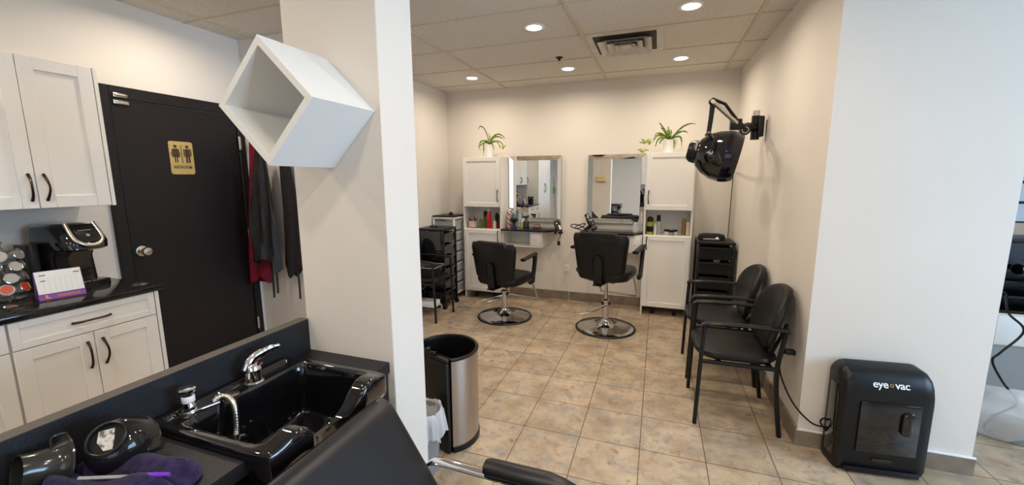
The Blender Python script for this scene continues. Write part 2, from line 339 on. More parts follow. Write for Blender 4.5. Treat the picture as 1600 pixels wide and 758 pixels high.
f.build('pictogram', M['sign_ink'], s)
MYZ = Matrix(((0, 0, 1, 0.0054), (1, 0, 0, 0), (0, 1, 0, -0.066), (0, 0, 0, 1)))
text_mesh('RESTROOM', 0.024, M['sign_ink'], s, MYZ, bold=0.0004)

# ---------------- ceiling fixtures ----------------
def downlight(x, y, label):
    t = thing('ceiling_light', label, 'ceiling light', (x, y, CH), group='recessed ceiling lights')
    MB().lathe([(0.058, 0.0), (0.058, -0.006), (0.078, -0.004), (0.080, 0.0)], seg=32).build('trim_ring', M['white_pl'], t)
    MB().lathe([(0, -0.0035), (0.0575, -0.0035), (0.0575, -0.001), (0, -0.001)], seg=32).build('light_lens', M['lens'], t)
    d = bpy.data.lights.new('bulb', 'AREA'); d.shape = 'DISK'; d.size = 0.11; d.energy = LAMP_W; d.color = LAMP_COL; d.spread = math.radians(165)
    o = bpy.data.objects.new('bulb', d); COL.objects.link(o); o.location = (0, 0, -0.012); o.parent = t
LIGHTS = [(-0.925, 3.13, 'recessed ceiling light, largest one left of the air vent'), (0.15, 3.12, 'recessed ceiling light at the top edge, right of the vent'),
    (0.148, 4.375, 'recessed ceiling light near the back wall, below right of the vent'), (-0.926, 4.365, 'recessed ceiling light beside the sprinkler head'),
    (-2.01, 4.373, 'recessed ceiling light in the back left corner'), (-2.72, 1.86, 'recessed ceiling light cut by the top edge above the restroom door'),
    (-0.55, -0.15, 'unseen recessed fill light added above the shampoo area'), (-2.5, -0.2, 'unseen recessed fill light added above the kitchen cabinets'),  # lamps from here on are unseen, added for the light they give
    (0.9, 0.6, 'unseen recessed fill light added behind the photographer to the right'), (-0.9, -1.6, 'unseen recessed fill light added at the shop front'), (2.6, 3.6, 'unseen recessed fill light added in the side room'),
    (0.15, 1.86, 'recessed fill light added over the middle of the floor, out of frame'), (0.15, 0.55, 'unseen recessed fill light added straight above the photographer'), (-2.0, 0.6, 'unseen recessed fill light added between kitchen and shampoo bowl'), (0.15, -1.3, 'unseen recessed fill light added behind the photographer to the left')]  # out-of-view lamps added to warm the foreground and even out the walls
for a in LIGHTS: downlight(*a)
v = thing('air_vent', 'square stepped air vent in the ceiling, dusty, with the shade in its gaps painted dark', 'air vent', (-0.308, 3.733, CH))
MB().box(-0.296, 0.296, -0.300, 0.300, -0.006, 0.0, 0.002, 1).build('vent_plate', M['vent'], v)
def sqring(mb, h0, z0, h1, z1, th=0.004):
    def R(h, z): return [(-h, -h, z), (h, -h, z), (h, h, z), (-h, h, z)]
    mb.rings([R(h0, z0), R(h1, z1), R(h1 - th, z1 + th), R(h0 - th, z0 + th)], loop=True)
MB().box(-0.243, 0.243, -0.243, 0.243, -0.0085, -0.0065).build('duct_shade', M['dark_vent'], v)  # flat dark panel painted as the shade inside the duct
for h0, h1 in ((0.208, 0.150), (0.138, 0.090), (0.078, 0.038)):
    c = MB(); sqring(c, h1, -0.011, h0, -0.042); c.build('vent_cone', M['vent'], v, angle=20)
MB().box(-0.042, 0.042, -0.042, 0.042, -0.036, -0.030, 0.002, 1).build('vent_center', M['vent'], v)
sp = thing('sprinkler_head', 'small dark sprinkler head hanging from the ceiling', 'sprinkler', (-0.922, 3.95, CH))
MB().lathe([(0, 0), (0.034, 0), (0.030, -0.008), (0.012, -0.014), (0.010, -0.030), (0, -0.030)]).build('flange', M['black_metal'], sp)
q = MB(); q.tube([(-0.012, 0, -0.028), (-0.014, 0, -0.045), (0, 0, -0.056)], 0.003, 6); q.tube([(0.012, 0, -0.028), (0.014, 0, -0.045), (0, 0, -0.056)], 0.003, 6); q.lathe([(0, -0.056), (0.018, -0.056), (0.018, -0.060), (0, -0.060)], seg=14)
q.build('deflector', M['nickel'], sp)

# ---------------- cabinet helpers (local: width X 0..w, front face at y=0, depth towards +y) ----------------
def shaker(x0, x1, z0, z1, t=0.019, fr=0.055, rec=0.007):
    m = MB(); m.box(x0 + fr - 0.004, x1 - fr + 0.004, -t + rec, 0, z0 + fr - 0.004, z1 - fr + 0.004)
    m.box(x0, x0 + fr, -t, 0, z0, z1, 0.0015, 1); m.box(x1 - fr, x1, -t, 0, z0, z1, 0.0015, 1)
    m.box(x0 + fr, x1 - fr, -t, 0, z0, z0 + fr, 0.0015, 1); m.box(x0 + fr, x1 - fr, -t, 0, z1 - fr, z1, 0.0015, 1); return m
def handle(mb, x, z, L=0.13, vert=True, off=-0.019, dx=0.006):
    pts = []
    for k in range(13):
        t = k / 12; a = (t - 0.5) * L; o = 0.030 * (1 - abs(2 * t - 1) ** 2.0) + 0.003
        w_ = dx * 0.35 * math.cos(PI * (t * 2 - 1))
        pts.append((x + w_, off - o, z + a) if vert else (x + a, off - o, z + w_))
    rs = [0.0068 - 0.0020 * math.sin(PI * k / 12) for k in range(13)]
    return mb.tube(pts, rs, 8)
# ---------------- kitchen wall (left) ----------------
def base_cabinet(y0, y1, label, top=0.914, drawer=True, ndoor=2, depth=0.58, endpanel=False):
    t = thing('base_cabinet', label, 'cabinet', (-2.65, y0, 0), 90, 'white base cabinets'); w = y1 - y0 - 0.001
    c = MB(); c.box(0.0005, w, 0.001, depth, 0.10, top); c.build('body', M['white_cab'], t)
    MB().box(0.002, w, 0.06, depth, 0.0, 0.0995).build('toe_kick', M['black_pl'], t)
    if endpanel: MB().box(w - 0.017, w, -0.02, 0.0, 0.10, top - 0.002).build('end_panel', M['white_cab'], t); w -= 0.019
    zt = 0.778
    if drawer:
        d = shaker(0.003, w - 0.003, zt + 0.004, top - 0.004, fr=0.032).build('drawer', M['white_cab'], t)
        handle(MB(), w / 2, (zt + top) / 2, 0.15, False).build('handle', M['bronze'], d)
    else: zt = top
    for i in range(ndoor):
        a = 0.003 + (w - 0.003) * i / ndoor; b = (w - 0.003) * (i + 1) / ndoor - 0.0005
        d = shaker(a, b, 0.105, zt).build('door', M['white_cab'], t)
        hx = (b - 0.03) if (i == 0 and ndoor == 2) else a + 0.03
        handle(MB(), hx, zt - 0.11, 0.135, True, dx=0.006 * (1 if i else -1)).build('handle', M['bronze'], d)
    return t
base_cabinet(0.870, 1.447, 'white base cabinet with one drawer and two doors beside the black door', endpanel=True)
base_cabinet(0.655, 0.868, 'narrow white base cabinet cut by the left edge of the photo', ndoor=1)
def wall_cabinet(y0, y1, label, ndoor, endpanel):
    t = thing('wall_cabinet', label, 'cabinet', (-2.925, y0, 1.387), 90, 'white wall cabinets'); w = y1 - y0 - 0.001; Hh = 0.738
    MB().box(0.0005, w, 0.001, 0.324, 0, Hh).build('body', M['white_cab'], t)
    if endpanel: MB().box(w - 0.017, w, -0.02, 0, 0, Hh).build('end_panel', M['white_cab'], t); w -= 0.019
    for i in range(ndoor):
        a = 0.0015 + w * i / ndoor; b = w * (i + 1) / ndoor - 0.0015
        d = shaker(a, b, 0.002, Hh - 0.002, fr=0.06).build('door', M['white_cab'], t)
        hx = (b - 0.026) if (i == 0 and ndoor == 2) else a + 0.030
        handle(MB(), hx, 0.105, 0.13, True, dx=0.006 * (1 if i else -1)).build('handle', M['bronze'], d)
    return t
wall_cabinet(0.862, 1.457, 'white two-door wall cabinet above the coffee machine', 2, True)
wall_cabinet(0.655, 0.860, 'narrow white wall cabinet over the counter end', 1, False)
t = thing('tall_cabinet', 'tall white two-door cabinet at the end of the kitchen counter', 'cabinet', (-2.65, -0.43, 0), 90)
MB().box(0, 1.083, 0.001, 0.58, 0.0, 2.125).build('body', M['white_cab'], t)
for i, (a, b) in enumerate(((0.003, 0.540), (0.543, 1.080))):
    d = shaker(a, b, 0.10, 2.12, fr=0.02, rec=0.001).build('door', M['white_cab'], t)
    handle(MB(), (b - 0.05) if i == 0 else (a + 0.05), 1.30, 0.22, True, dx=0.012 * (1 if i else -1)).build('handle', M['bronze'], d)
wt = MB().box(-3.249, -2.618, 0.655, 1.472, 0.9145, 0.944, 0.004, 2); tag(wt.build('kitchen_worktop', M['granite']), 'glossy speckled black worktop on the white base cabinets', 'worktop')
# coffee machine, front faces local -y
t = thing('coffee_machine', 'black single-cup coffee machine with silver trim on the kitchen worktop', 'coffee machine', (-3.06, 1.295, 0.9445), 98)
def kring(z, w, y0, y1, r=0.03): return [(x, y, z) for x, y in rrect(w, y1 - y0, r, 5, 0, (y0 + y1) / 2)]
MB().rings([kring(0.0, .20, -.03, .14), kring(.02, .205, -.03, .145), kring(.16, .20, -.02, .145), kring(.24, .20, -.06, .145)]).build('body', M['black_gl'], t)
MB().rings([kring(.205, .17, -.150, .14, .05), kring(.215, .20, -.165, .145, .06), kring(.25, .215, -.158, .15, .06), kring(.30, .215, -.125, .15, .06), kring(.335, .195, -.085, .145, .06), kring(.350, .14, -.045, .12, .05)]).build('head', M['black_gl'], t)
MB().rings([kring(.0, .17, -.155, -.031, .04), kring(.030, .17, -.155, -.031, .04), kring(.034, .16, -.150, -.031, .04)]).build('drip_tray', M['black_gl'], t)
q = MB()
for k in range(7): q.box(-0.06 + k * 0.02 - 0.003, -0.06 + k * 0.02 + 0.003, -0.135, -0.05, 0.0345, 0.0365)
q.build('drip_grille', M['chrome'], t)
MB().rings([kring(0.02, .05, -.0, .11, .02), kring(.25, .05, -.0, .11, .02)], Mx=Matrix.Translation((-0.136, 0.02, 0))).build('water_tank', M['smoke'], t)
ring = []
UV = [(-.062, 0), (-.066, .45), (-.060, .75), (-.035, .95), (0, 1.0), (.035, .95), (.060, .75), (.066, .45), (.062, 0)]
ring = smooth_path([(x, -.096 - .076 * v_, .352 - .116 * v_) for x, v_ in UV], 4)
MB().tube(ring, 0.0105, 10, flat=0.8).build('silver_trim', M['nickel'], t)
q = MB(); q.box(-0.052, 0.052, -0.062, 0.050, -0.004, 0.004, 0.003, 2, Mx=Matrix.Translation((0, -.130, .303)) @ Matrix.Rotation(math.radians(56), 4, 'X')); q.build('control_panel', M['black_pl'], t)
q = MB(); KM = Matrix.Translation((0, -.130, .303)) @ Matrix.Rotation(math.radians(56), 4, 'X'); q.box(-0.030, 0.030, 0.008, 0.013, 0.0042, 0.0052, Mx=KM); q.prism([(.009 * math.cos(a), -.022 + .009 * math.sin(a)) for a in [2 * PI * j / 16 for j in range(16)]], .0042, .006, 'XY', Mx=KM); q.build('button', M['grey_pl'], t)
# pod carousel
t = thing('pod_carousel', 'chrome wire carousel of coffee pods beside the desk calendar', 'pod holder', (-3.03, 1.03, 0.9445), 20)
q = MB(); q.lathe([(0, 0), (0.085, 0), (0.088, 0.006), (0.080, 0.012), (0.0, 0.016)], seg=28); q.cyl((0, 0, 0.01), (0, 0, 0.275), 0.005); q.sphere((0, 0, 0.28), 0.010)
for z in (0.055, 0.110, 0.165, 0.220):
    for k in range(6):
        a = 2 * PI * k / 6 + z * 6; c = Vector((0.068 * math.cos(a), 0.068 * math.sin(a), z)); n = Vector((math.cos(a), math.sin(a), 0.35)).normalized()
        u = n.cross(Vector((0, 0, 1))).normalized(); vv = n.cross(u); q.tube([c + (u * math.cos(b) + vv * math.sin(b)) * 0.0265 for b in [2 * PI * j / 14 for j in range(14)]], 0.0018, 5, loop=True)
q.build('wire_rack', M['chrome'], t)
for zi, z in enumerate((0.055, 0.110, 0.165, 0.220)):
    for k in range(6):
        a = 2 * PI * k / 6 + z * 6; n = Vector((math.cos(a), math.sin(a), 0.35)).normalized(); Q = n.to_track_quat('Z', 'Y').to_matrix().to_4x4()
        p = thing('coffee_pod', 'red-topped coffee pod in the bottom tier of the carousel' if zi == 0 else 'grey coffee pod held in the upper tiers of the carousel', 'coffee pod', (0, 0, 0), group='red coffee pods' if zi == 0 else 'grey coffee pods')
        wp = Matrix.Translation(t.location) @ Matrix.Rotation(math.radians(20), 4, 'Z') @ Vector((0.064 * math.cos(a), 0.064 * math.sin(a), z))
        p.location = wp; p.rotation_mode = 'QUATERNION'; p.rotation_quaternion = Matrix.Rotation(math.radians(20), 3, 'Z').to_quaternion() @ n.to_track_quat('Z', 'Y')
        if zi == 0 and k == 0 or zi == 1 and k == 0:
            MB().lathe([(0, -0.034), (0.017, -0.034), (0.0215, 0.001), (0.0248, 0.002), (0.0248, 0.004), (0, 0.004)], seg=18).build('cup', M['pod'], p)
            MB().lathe([(0, 0.0042), (0.021, 0.0042), (0.021, 0.0052), (0, 0.0052)], seg=18).build('foil_lid', M['pod_red'] if zi == 0 else M['pod'], p)
            if zi == 0: POD_R = p
            else: POD_G = p
        else:
            src = POD_R if zi == 0 else POD_G
            for ch in [c_ for c_ in COL.objects if c_.parent == src]:
                c2 = ch.copy(); COL.objects.link(c2); c2.parent = p
# desk calendar
t = thing('desk_calendar', 'small white tent calendar with a purple base on the worktop', 'calendar', (-2.84, 1.140, 0.9445), 78)
MB().prism([(-0.045, 0), (0.045, 0), (0.002, 0.135), (-0.002, 0.135)], -0.082, 0.082, 'YZ').build('purple_stand', M['purple'], t)
MC = Matrix.Translation((0, -0.0460, 0)) @ Matrix.Rotation(math.radians(-17.7), 4, 'X')
MB().box(-0.080, 0.080, -0.003, -0.0005, 0.030, 0.143, Mx=MC).build('page', M['paper'], t)
q = MB()
for x in (-0.066, 0.052): q.box(x, x + 0.022, -0.0042, -0.0032, 0.121, 0.125, Mx=MC)
q.box(-0.066, -0.048, -0.0042, -0.0032, 0.093, 0.0965, Mx=MC)
q.build('heading_print', M['ink'], t); q = MB()
for r_ in range(6):
    for c_ in range(7): q.box(-0.058 + c_ * 0.019, -0.0535 + c_ * 0.019, -0.0038, -0.0032, 0.040 + r_ * 0.0125, 0.0420 + r_ * 0.0125, Mx=MC)
q.build('date_print', M['print_grey'], t)
q = MB(); q.box(-0.060, -0.052, -0.0015, -0.0003, 0.006, 0.024, Mx=MC); q.box(-0.060, -0.043, -0.0015, -0.0003, 0.006, 0.011, Mx=MC)
for z in (0.009, 0.014, 0.019): q.box(-0.020, 0.062, -0.0012, -0.0003, z, z + 0.0018, Mx=MC)
q.build('orange_print', M['orange'], t)
q = MB()
for k in range(18): q.tube([(-0.076 + k * 0.009, 0.005 * math.cos(a), 0.134 + 0.005 * math.sin(a)) for a in [2 * PI * j / 8 for j in range(8)]], 0.0010, 4, loop=True)
q.build('wire_binding', M['chrome'], t)
t = thing('tool_caddy', 'black caddy of hair tools on the worktop, seen in the mirror', 'caddy', (-2.80, 0.735, 0.9445))
MB().lathe([(0, 0), (0.055, 0), (0.065, 0.11), (0.061, 0.11), (0.052, 0.006), (0, 0.006)], seg=20).build('basket', M['black_pl'], t)
q = MB()
for k in range(7): a = k * 0.9; q.cyl((0.02 * math.cos(a), 0.02 * math.sin(a), 0.01), (0.060 * math.cos(a), 0.060 * math.sin(a), 0.17), 0.006, 0.012, 8)
q.build('brushes', M['black_gl'], t)
t = thing('floor_mop', 'green-headed mop leaning at the far wall, seen in the mirror', 'mop', (-3.10, -2.75, 0))
MB().cyl((0.10, 0, 0.0), (0.0, 0, 1.55), 0.011).build('pole', M['grey_pl'], t); MB().box(-0.09, 0.09, -0.03, 0.03, 1.06, 1.26, 0.012, 3, Mx=Matrix.Translation((0.02, 0, 0)) @ Matrix.Scale(.4, 4, (1, 0, 0))).build('mop_head', M['green_mop'], t)

# ---------------- salon back wall: tall cabinets ----------------
def tower(x0, x1, label, hside, feet=True):
    w = x1 - x0; D = 0.30; t = thing('tall_cabinet', label, 'cabinet', (x0, YB - 0.005 - D, 0), 0, 'tall white salon cabinets')
    c = MB()
    c.box(0, 0.018, 0, D, 0, 1.79, 0.001, 1); c.box(w - 0.018, w, 0, D, 0, 1.79, 0.001, 1)
    c.box(0.0185, w - 0.0185, D - 0.008, D - 0.001, 0.1, 1.789)
    for z0, z1 in ((0.095, 0.113), (0.887, 0.905), (1.178, 1.196), (1.772, 1.789)): c.box(0.0182, w - 0.0182, 0.001, D - 0.009, z0, z1)
    c.build('body', M['white_cab'], t)
    for z0, z1, hz in ((1.182, 1.786, 1.30), (0.105, 0.898, 0.80)):
        d = shaker(0.012, w - 0.012, z0, z1, fr=0.05).build('door', M['white_cab'], t)
        hx = w - 0.038 if hside > 0 else 0.038
        handle(MB(), hx, hz + 0.02, 0.14, True, dx=0.005 * hside).build('handle', M['bronze'], d)
    for x in (0.13, w - 0.13): MB().lathe([(0.02, 0), (0.02, 0.03), (0.014, 0.035), (0.014, 0.0945), (0, 0.0945)], (x, 0.07, 0)).build('foot', M['black_pl'], t)
    return t
LX0, LX1, RX0, RX1 = -2.315, -1.800, -0.132, 0.360
tower(LX0, LX1, 'tall white cabinet with an open niche left of the mirrors', 1)
tower(RX0, RX1, 'tall white cabinet with an open niche right of the mirrors', -1)
# mirrors
def wall_mirror(x0, x1, z0, z1, label):
    t = thing('wall_mirror', label, 'mirror', ((x0 + x1) / 2, YB, (z0 + z1) / 2), group='mirrors over the styling shelves'); w, h, b = (x1 - x0) / 2, (z1 - z0) / 2, 0.052
    MB().box(-w + 0.004, w - 0.004, -0.014, -0.0005, -h + 0.004, h - 0.004).build('backing', M['black_pl'], t)
    MB().box(-w + b, w - b, -0.020, -0.0145, -h + b, h - b).build('mirror_glass', M['mirror'], t)
    def quad(a, c, d, e): MB().rings([[a, c, d, e], [tuple(Vector(p) + Vector((0, 0.006, 0))) for p in (a, c, d, e)]]).build('bevelled_strip', M['mirror'], t, angle=10)
    yo, yi = -0.0372, -0.0205; g_ = 0.0015
    O = [(-w, yo, h), (w, yo, h), (w, yo, -h), (-w, yo, -h)]; Ii = [(-w + b, yi, h - b), (w - b, yi, h - b), (w - b, yi, -h + b), (-w + b, yi, -h + b)]
    for k in range(4): quad(O[k], O[(k + 1) % 4], Ii[(k + 1) % 4], Ii[k])
    q = MB(); q.tube([(a, -0.021, c) for a, b_, c in Ii], 0.0022, 6, loop=True); q.build('bead', M['nickel'], t)
    q = MB(); q.tube([(a, yo, c) for a, b_, c in O], 0.002, 6, loop=True); q.build('rim', M['nickel'], t)
wall_mirror(-1.792, -1.118, 0.984, 1.800, 'large wall mirror with a mirrored border above the left shelf')
wall_mirror(-0.792, -0.140, 0.994, 1.795, 'large wall mirror with a mirrored border above the right shelf')
# styling station counters
def station(x0, x1, boxl, label, group='styling station shelves'):
    t = thing('styling_shelf', label, 'shelf', (x0, YB - 0.005, 0), group=group); w = x1 - x0
    MB().prism([(0, 0), (w, 0), (w, -0.20), (w - 0.10, -0.34), (0, -0.34)], 0.895, 0.917, 'XY', 0.002).build('shelf_top', M['granite'], t)
    a, b = boxl; c = MB(); z0, z1 = 0.700, 0.8945
    e_ = .0004; c.box(a + .016 + e_, b - .016 - e_, -0.2996, -.0125, z0 + e_, z0 + 0.016); c.box(a + .016 + e_, b - .016 - e_, -0.2996, -.0125, z1 - 0.014, z1 - .002); c.box(a + .016 + e_, b - .016 - e_, -0.012, -.0004, z0 + e_, z1 - .002)
    c.box(a, a + 0.016, -0.30, 0, z0, z1 - .001); c.box(b - 0.016, b, -0.30, 0, z0, z1 - .001); c.box(b - 0.15, b - 0.134, -0.2992, -.0125, z0 + 0.0165, z1 - .0145)
    c.build('storage_box', M['white_cab'], t)
    d = MB().box(b - 0.132, b - 0.018, -0.304, -0.290, z0 + 0.018, z1 - 0.016, 0.002).build('drawer', M['white_cab'], t)
    q = MB(); q.sphere((b - 0.075, -0.313, 0.795), 0.010); q.cyl((b - 0.075, -0.304, 0.795), (b - 0.075, -0.313, 0.795), 0.004, seg=8); q.build('knob', M['white_pl'], d)
station(-1.797, -1.105, (0.005, 0.515), 'black-topped styling shelf with a white box below, behind the left salon chair')
station(-0.83, -0.138, (0.18, 0.688), 'black-topped styling shelf mostly hidden behind the right salon chair')
# bottles and small items
def bottle(name, label, cat, loc, parts, group=None, rz=0):
    t = thing(name, label, cat, loc, rz, group)
    for pn, prof, m in parts: MB().lathe(prof, seg=18).build(pn, m, t)
    return t
def cylp(r, z0, z1, e=0.003): return [(0, z0), (r - e, z0), (r, z0 + e), (r, z1 - e), (r - e, z1), (0, z1)]
def bot(r, z0, zs, rn, zn): return [(0, z0), (r - .004, z0), (r, z0 + .004), (r, zs), (r * .8, zs + (zn - zs) * .45), (rn, zn - 0.004), (rn, zn), (0, zn)]
Z = 0.9055; Y = 4.78
t = bottle('comb_jar', 'pink-labelled jar holding combs in the left niche', 'jar', (-2.222, Y, Z), [('jar', [(0, 0), (.056, 0), (.06, .006), (.06, .085), (.056, .088), (.055, .085), (.055, .01), (0, .01)], M['cream']), ('label_band', [(.0608, .022), (.0608, .07), (.0602, .07), (.0602, .022)], M['pink_label']), ('base_band', [(.0606, .002), (.0606, .014), (.0601, .014), (.0601, .002)], M['gold'])])
q = MB()
for k in range(8): a = k * 0.8; q.cyl((.02 * math.cos(a), .02 * math.sin(a), .02), (.05 * math.cos(a), .05 * math.sin(a), .105 + .015 * (k % 3)), .006, .007, 8)
q.build('combs', M['brown'], t)
bottle('green_bottle', 'short olive bottle in the left niche', 'bottle', (-2.094, 4.74, Z), [('body', bot(.021, 0, .105, .010, .122), M['green'])])
bottle('green_bottle', 'tall dark green bottle with black cap in the left niche', 'bottle', (-2.068, 4.82, Z), [('body', cylp(.025, 0, .14), M['green']), ('cap', bot(.024, .1405, .19, .012, .215), M['black_pl'])])
bottle('slim_bottle', 'slim lime bottle beside the red spray can', 'bottle', (-2.030, 4.80, Z), [('body', cylp(.015, 0, .172), M['lime'])])
bottle('spray_can', 'tall red hairspray can in the left niche', 'can', (-1.992, 4.76, Z), [('body', [(0, 0), (.028, 0), (.029, .004), (.029, .19), (.020, .215), (0, .215)], M['red']), ('nozzle', cylp(.012, .2155, .243), M['white_pl'])])
bottle('pump_bottle', 'cream pump bottle right of the red can', 'bottle', (-1.912, 4.75, Z), [('body', bot(.022, 0, .085, .011, .10), M['cream']), ('pump', cylp(.006, .1005, .132), M['cream'])])
bottle('amber_bottle', 'dark amber bottle at the right of the left niche', 'bottle', (-1.865, 4.80, Z), [('body', cylp(.020, 0, .07), M['red']), ('cap', bot(.018, .0705, .14, .008, .175), M['brown'])])
bottle('black_bottle', 'black bottle behind the cream pump bottle', 'bottle', (-1.925, 4.86, Z), [('body', bot(.025, 0, .15, .012, .19), M['black_pl'])])
Z = 0.9175
t = bottle('spray_can', 'barber-striped spray can at the left end of the shelf', 'can', (-1.742, 4.82, Z), [('body', cylp(.031, 0, .205), M['stripe']), ('cap', bot(.029, .2055, .225, .018, .232), M['white_pl'])])
bottle('disinfectant_jar', 'tall blue liquid jar behind the round duster brush', 'jar', (-1.686, 4.87, Z), [('glass', cylp(.032, 0, .17), M['blue_liq']), ('lid', bot(.018, .1705, .19, .008, .24), M['nickel'])])
bottle('clear_bottle', 'clear bottle with a chrome top by the left mirror', 'bottle', (-1.622, 4.88, Z), [('body', bot(.026, 0, .16, .012, .19), M['clear']), ('pump', cylp(.007, .1905, .25), M['nickel'])])
t = thing('duster_brush', 'black round duster brush standing on the left shelf', 'brush', (-1.655, 4.75, Z))
MB().lathe([(0, 0), (.024, 0), (.020, .02), (.013, .05), (.016, .075), (0, .075)]).build('grip', M['black_gl'], t)
MB().lathe([(0, .0755), (.016, .0755), (.052, .10), (.055, .12), (.04, .13), (0, .132)]).build('bristles', M['black_cloth'], t)
bottle('yellow_bottle', 'small yellow bottle between duster and black sprayer', 'bottle', (-1.571, 4.84, Z), [('body', cylp(.027, 0, .075), M['yellow']), ('cap', cylp(.014, .0755, .092), M['paper'])])
bottle('white_pump_bottle', 'little white pump bottle against the left mirror', 'bottle', (-1.585, 4.92, Z), [('body', cylp(.018, 0, .11), M['white_pl']), ('pump', cylp(.006, .1105, .15), M['white_pl'])])
def sprayer(label, loc, m, rz):
    t = thing('spray_bottle', label, 'spray bottle', loc, rz)
    MB().lathe(bot(.037, 0, .075, .013, .115), seg=20).build('body', m, t)
    q = MB(); q.cyl((0, 0, .1155), (0, 0, .128), .014); q.box(-.045, .022, -.009, .009, .130, .150, .004); q.cyl((-.045, 0, .142), (-.056, 0, .142), .007, seg=8)
    q.tube([(-.018, 0, .131), (-.032, 0, .115), (-.034, 0, .098)], .004, 6); q.build('trigger', M['black_pl'], t); return t
sprayer('black trigger spray bottle on the left styling shelf', (-1.512, 4.80, Z), M['black_gl'], 0)
t = thing('wooden_box', 'small reddish box with a handle on the left shelf', 'box', (-1.372, 4.78, Z))
MB().box(-.05, .05, -.03, .03, 0, .028, .004).build('body', M['rose_wood'], t); MB().tube([(-.04, 0, .026), (-.04, 0, .05), (.04, 0, .05), (.04, 0, .026)], .005, 8).build('handle', M['rose_wood'], t)
Z = 0.9055
bottle('green_bottle', 'black-capped lime bottle in the right niche', 'bottle', (-0.066, 4.77, Z), [('body', cylp(.036, 0, .14), M['lime']), ('label_band', [(.0366, .03), (.0366, .09), (.0361, .09), (.0361, .03)], M['black_pl']), ('cap', bot(.034, .1405, .175, .02, .195), M['black_pl'])])
bottle('white_bottle', 'slim white bottle beside the lime bottle', 'bottle', (-0.010, 4.75, Z), [('body', cylp(.014, 0, .10), M['white_pl']), ('cap', cylp(.010, .1005, .127), M['white_pl'])])
bottle('clear_bottle', 'clear bottle with a black cap in the right niche', 'bottle', (0.022, 4.80, Z), [('body', cylp(.022, 0, .145), M['clear']), ('cap', cylp(.020, .1455, .212), M['black_pl'])])
for n, (x, y, l) in enumerate(((0.112, 4.80, 'left of three low black-lidded jars in the right niche'), (0.194, 4.80, 'right of three low black-lidded jars in the right niche'), (0.158, 4.74, 'front jar of the three low black-lidded jars'))):
    bottle('cream_jar', l, 'jar', (x, y, Z), [('jar', cylp(.029, 0, .035), M['grey_pl'] if n == 2 else M['white_pl']), ('lid', cylp(.030, .0355, .055), M['black_pl'])], 'low jars')
bottle('spray_can', 'tall gold spray can in the right niche', 'can', (0.283, 4.82, Z), [('body', cylp(.019, 0, .12), M['gold']), ('cap', cylp(.018, .1205, .175), M['gold'])])
bottle('spray_can', 'cream spray can in front of the gold one', 'can', (0.322, 4.77, Z), [('body', cylp(.018, 0, .105), M['cream']), ('cap', cylp(.016, .1055, .147), M['cream'])])
Z = 0.9175
sprayer('clear trigger spray bottle at the right end of the right shelf', (-0.215, 4.80, Z), M['clear'], 10)
bottle('white_pump_bottle', 'white pump bottle against the right mirror', 'bottle', (-0.165, 4.90, Z), [('body', cylp(.022, 0, .16), M['clear']), ('pump', cylp(.008, .1605, .21), M['white_pl'])])
# hand dryers
def hand_dryer(label, loc, rot_e, plug=True):
    t = thing('hair_dryer', label, 'hair dryer', loc, 0, 'handheld hair dryers'); t.rotation_euler = [math.radians(a) for a in rot_e]
    MB().lathe([(0, -.09), (.030, -.088), (.040, -.07), (.044, -.02), (.038, .04), (.027, .085), (.026, .12), (.022, .12), (0, .10)], axis='X', seg=22).build('barrel', M['black_gl'], t)
    MB().tube([(-.02, 0, -.03), (-.022, 0, -.08), (-.035, 0, -.15)], [.020, .018, .014], 12).build('handle', M['black_pl'], t)
    q = MB()
    for k in range(5): q.lathe([(.041, -.076 + k * .006), (.0435, -.074 + k * .006), (.041, -.072 + k * .006)], axis='X', seg=22)
    q.build('intake_grille', M['grey_pl'], t); return t
d = hand_dryer('black hair dryer hanging off the right end of the left shelf', (-1.065, 4.60, 0.985), (0, 35, -60))
t = thing('power_cord', 'short black cord with a plug dangling below the left hair dryer', 'cord', (-1.05, 4.58, 0))
MB().tube(smooth_path([(-.03, -.01, .945), (.012, -.01, .93), (.02, -.02, .87), (-.005, -.02, .83), (.005, -.02, .81)]), .0045, 8).build('cable', M['black_pl'], t)
MB().box(-.012, .020, -.035, -.008, .765, .812, .005, 2).build('plug', M['black_pl'], t)
hand_dryer('black hair dryer lying on the left end of the right shelf', (-0.715, 4.78, 1.008), (0, -55, 160))
t = thing('power_cord', 'coiled black cord beside the right shelf hair dryer', 'cord', (-0.84, 4.74, 0.955))
q = MB(); q.tube(smooth_path([(.12, 0, -.02), (.05, 0, .0), (-.02, .01, .03), (-.09, 0, .035), (-.10, -.01, .01), (-.03, -.01, -.01), (.04, 0, .02), (.06, 0, .05), (.0, .01, .035), (-.05, 0, .0), (.03, 0, -.03), (.10, 0, -.035)]), .006, 8); q.build('cable', M['black_pl'], t)
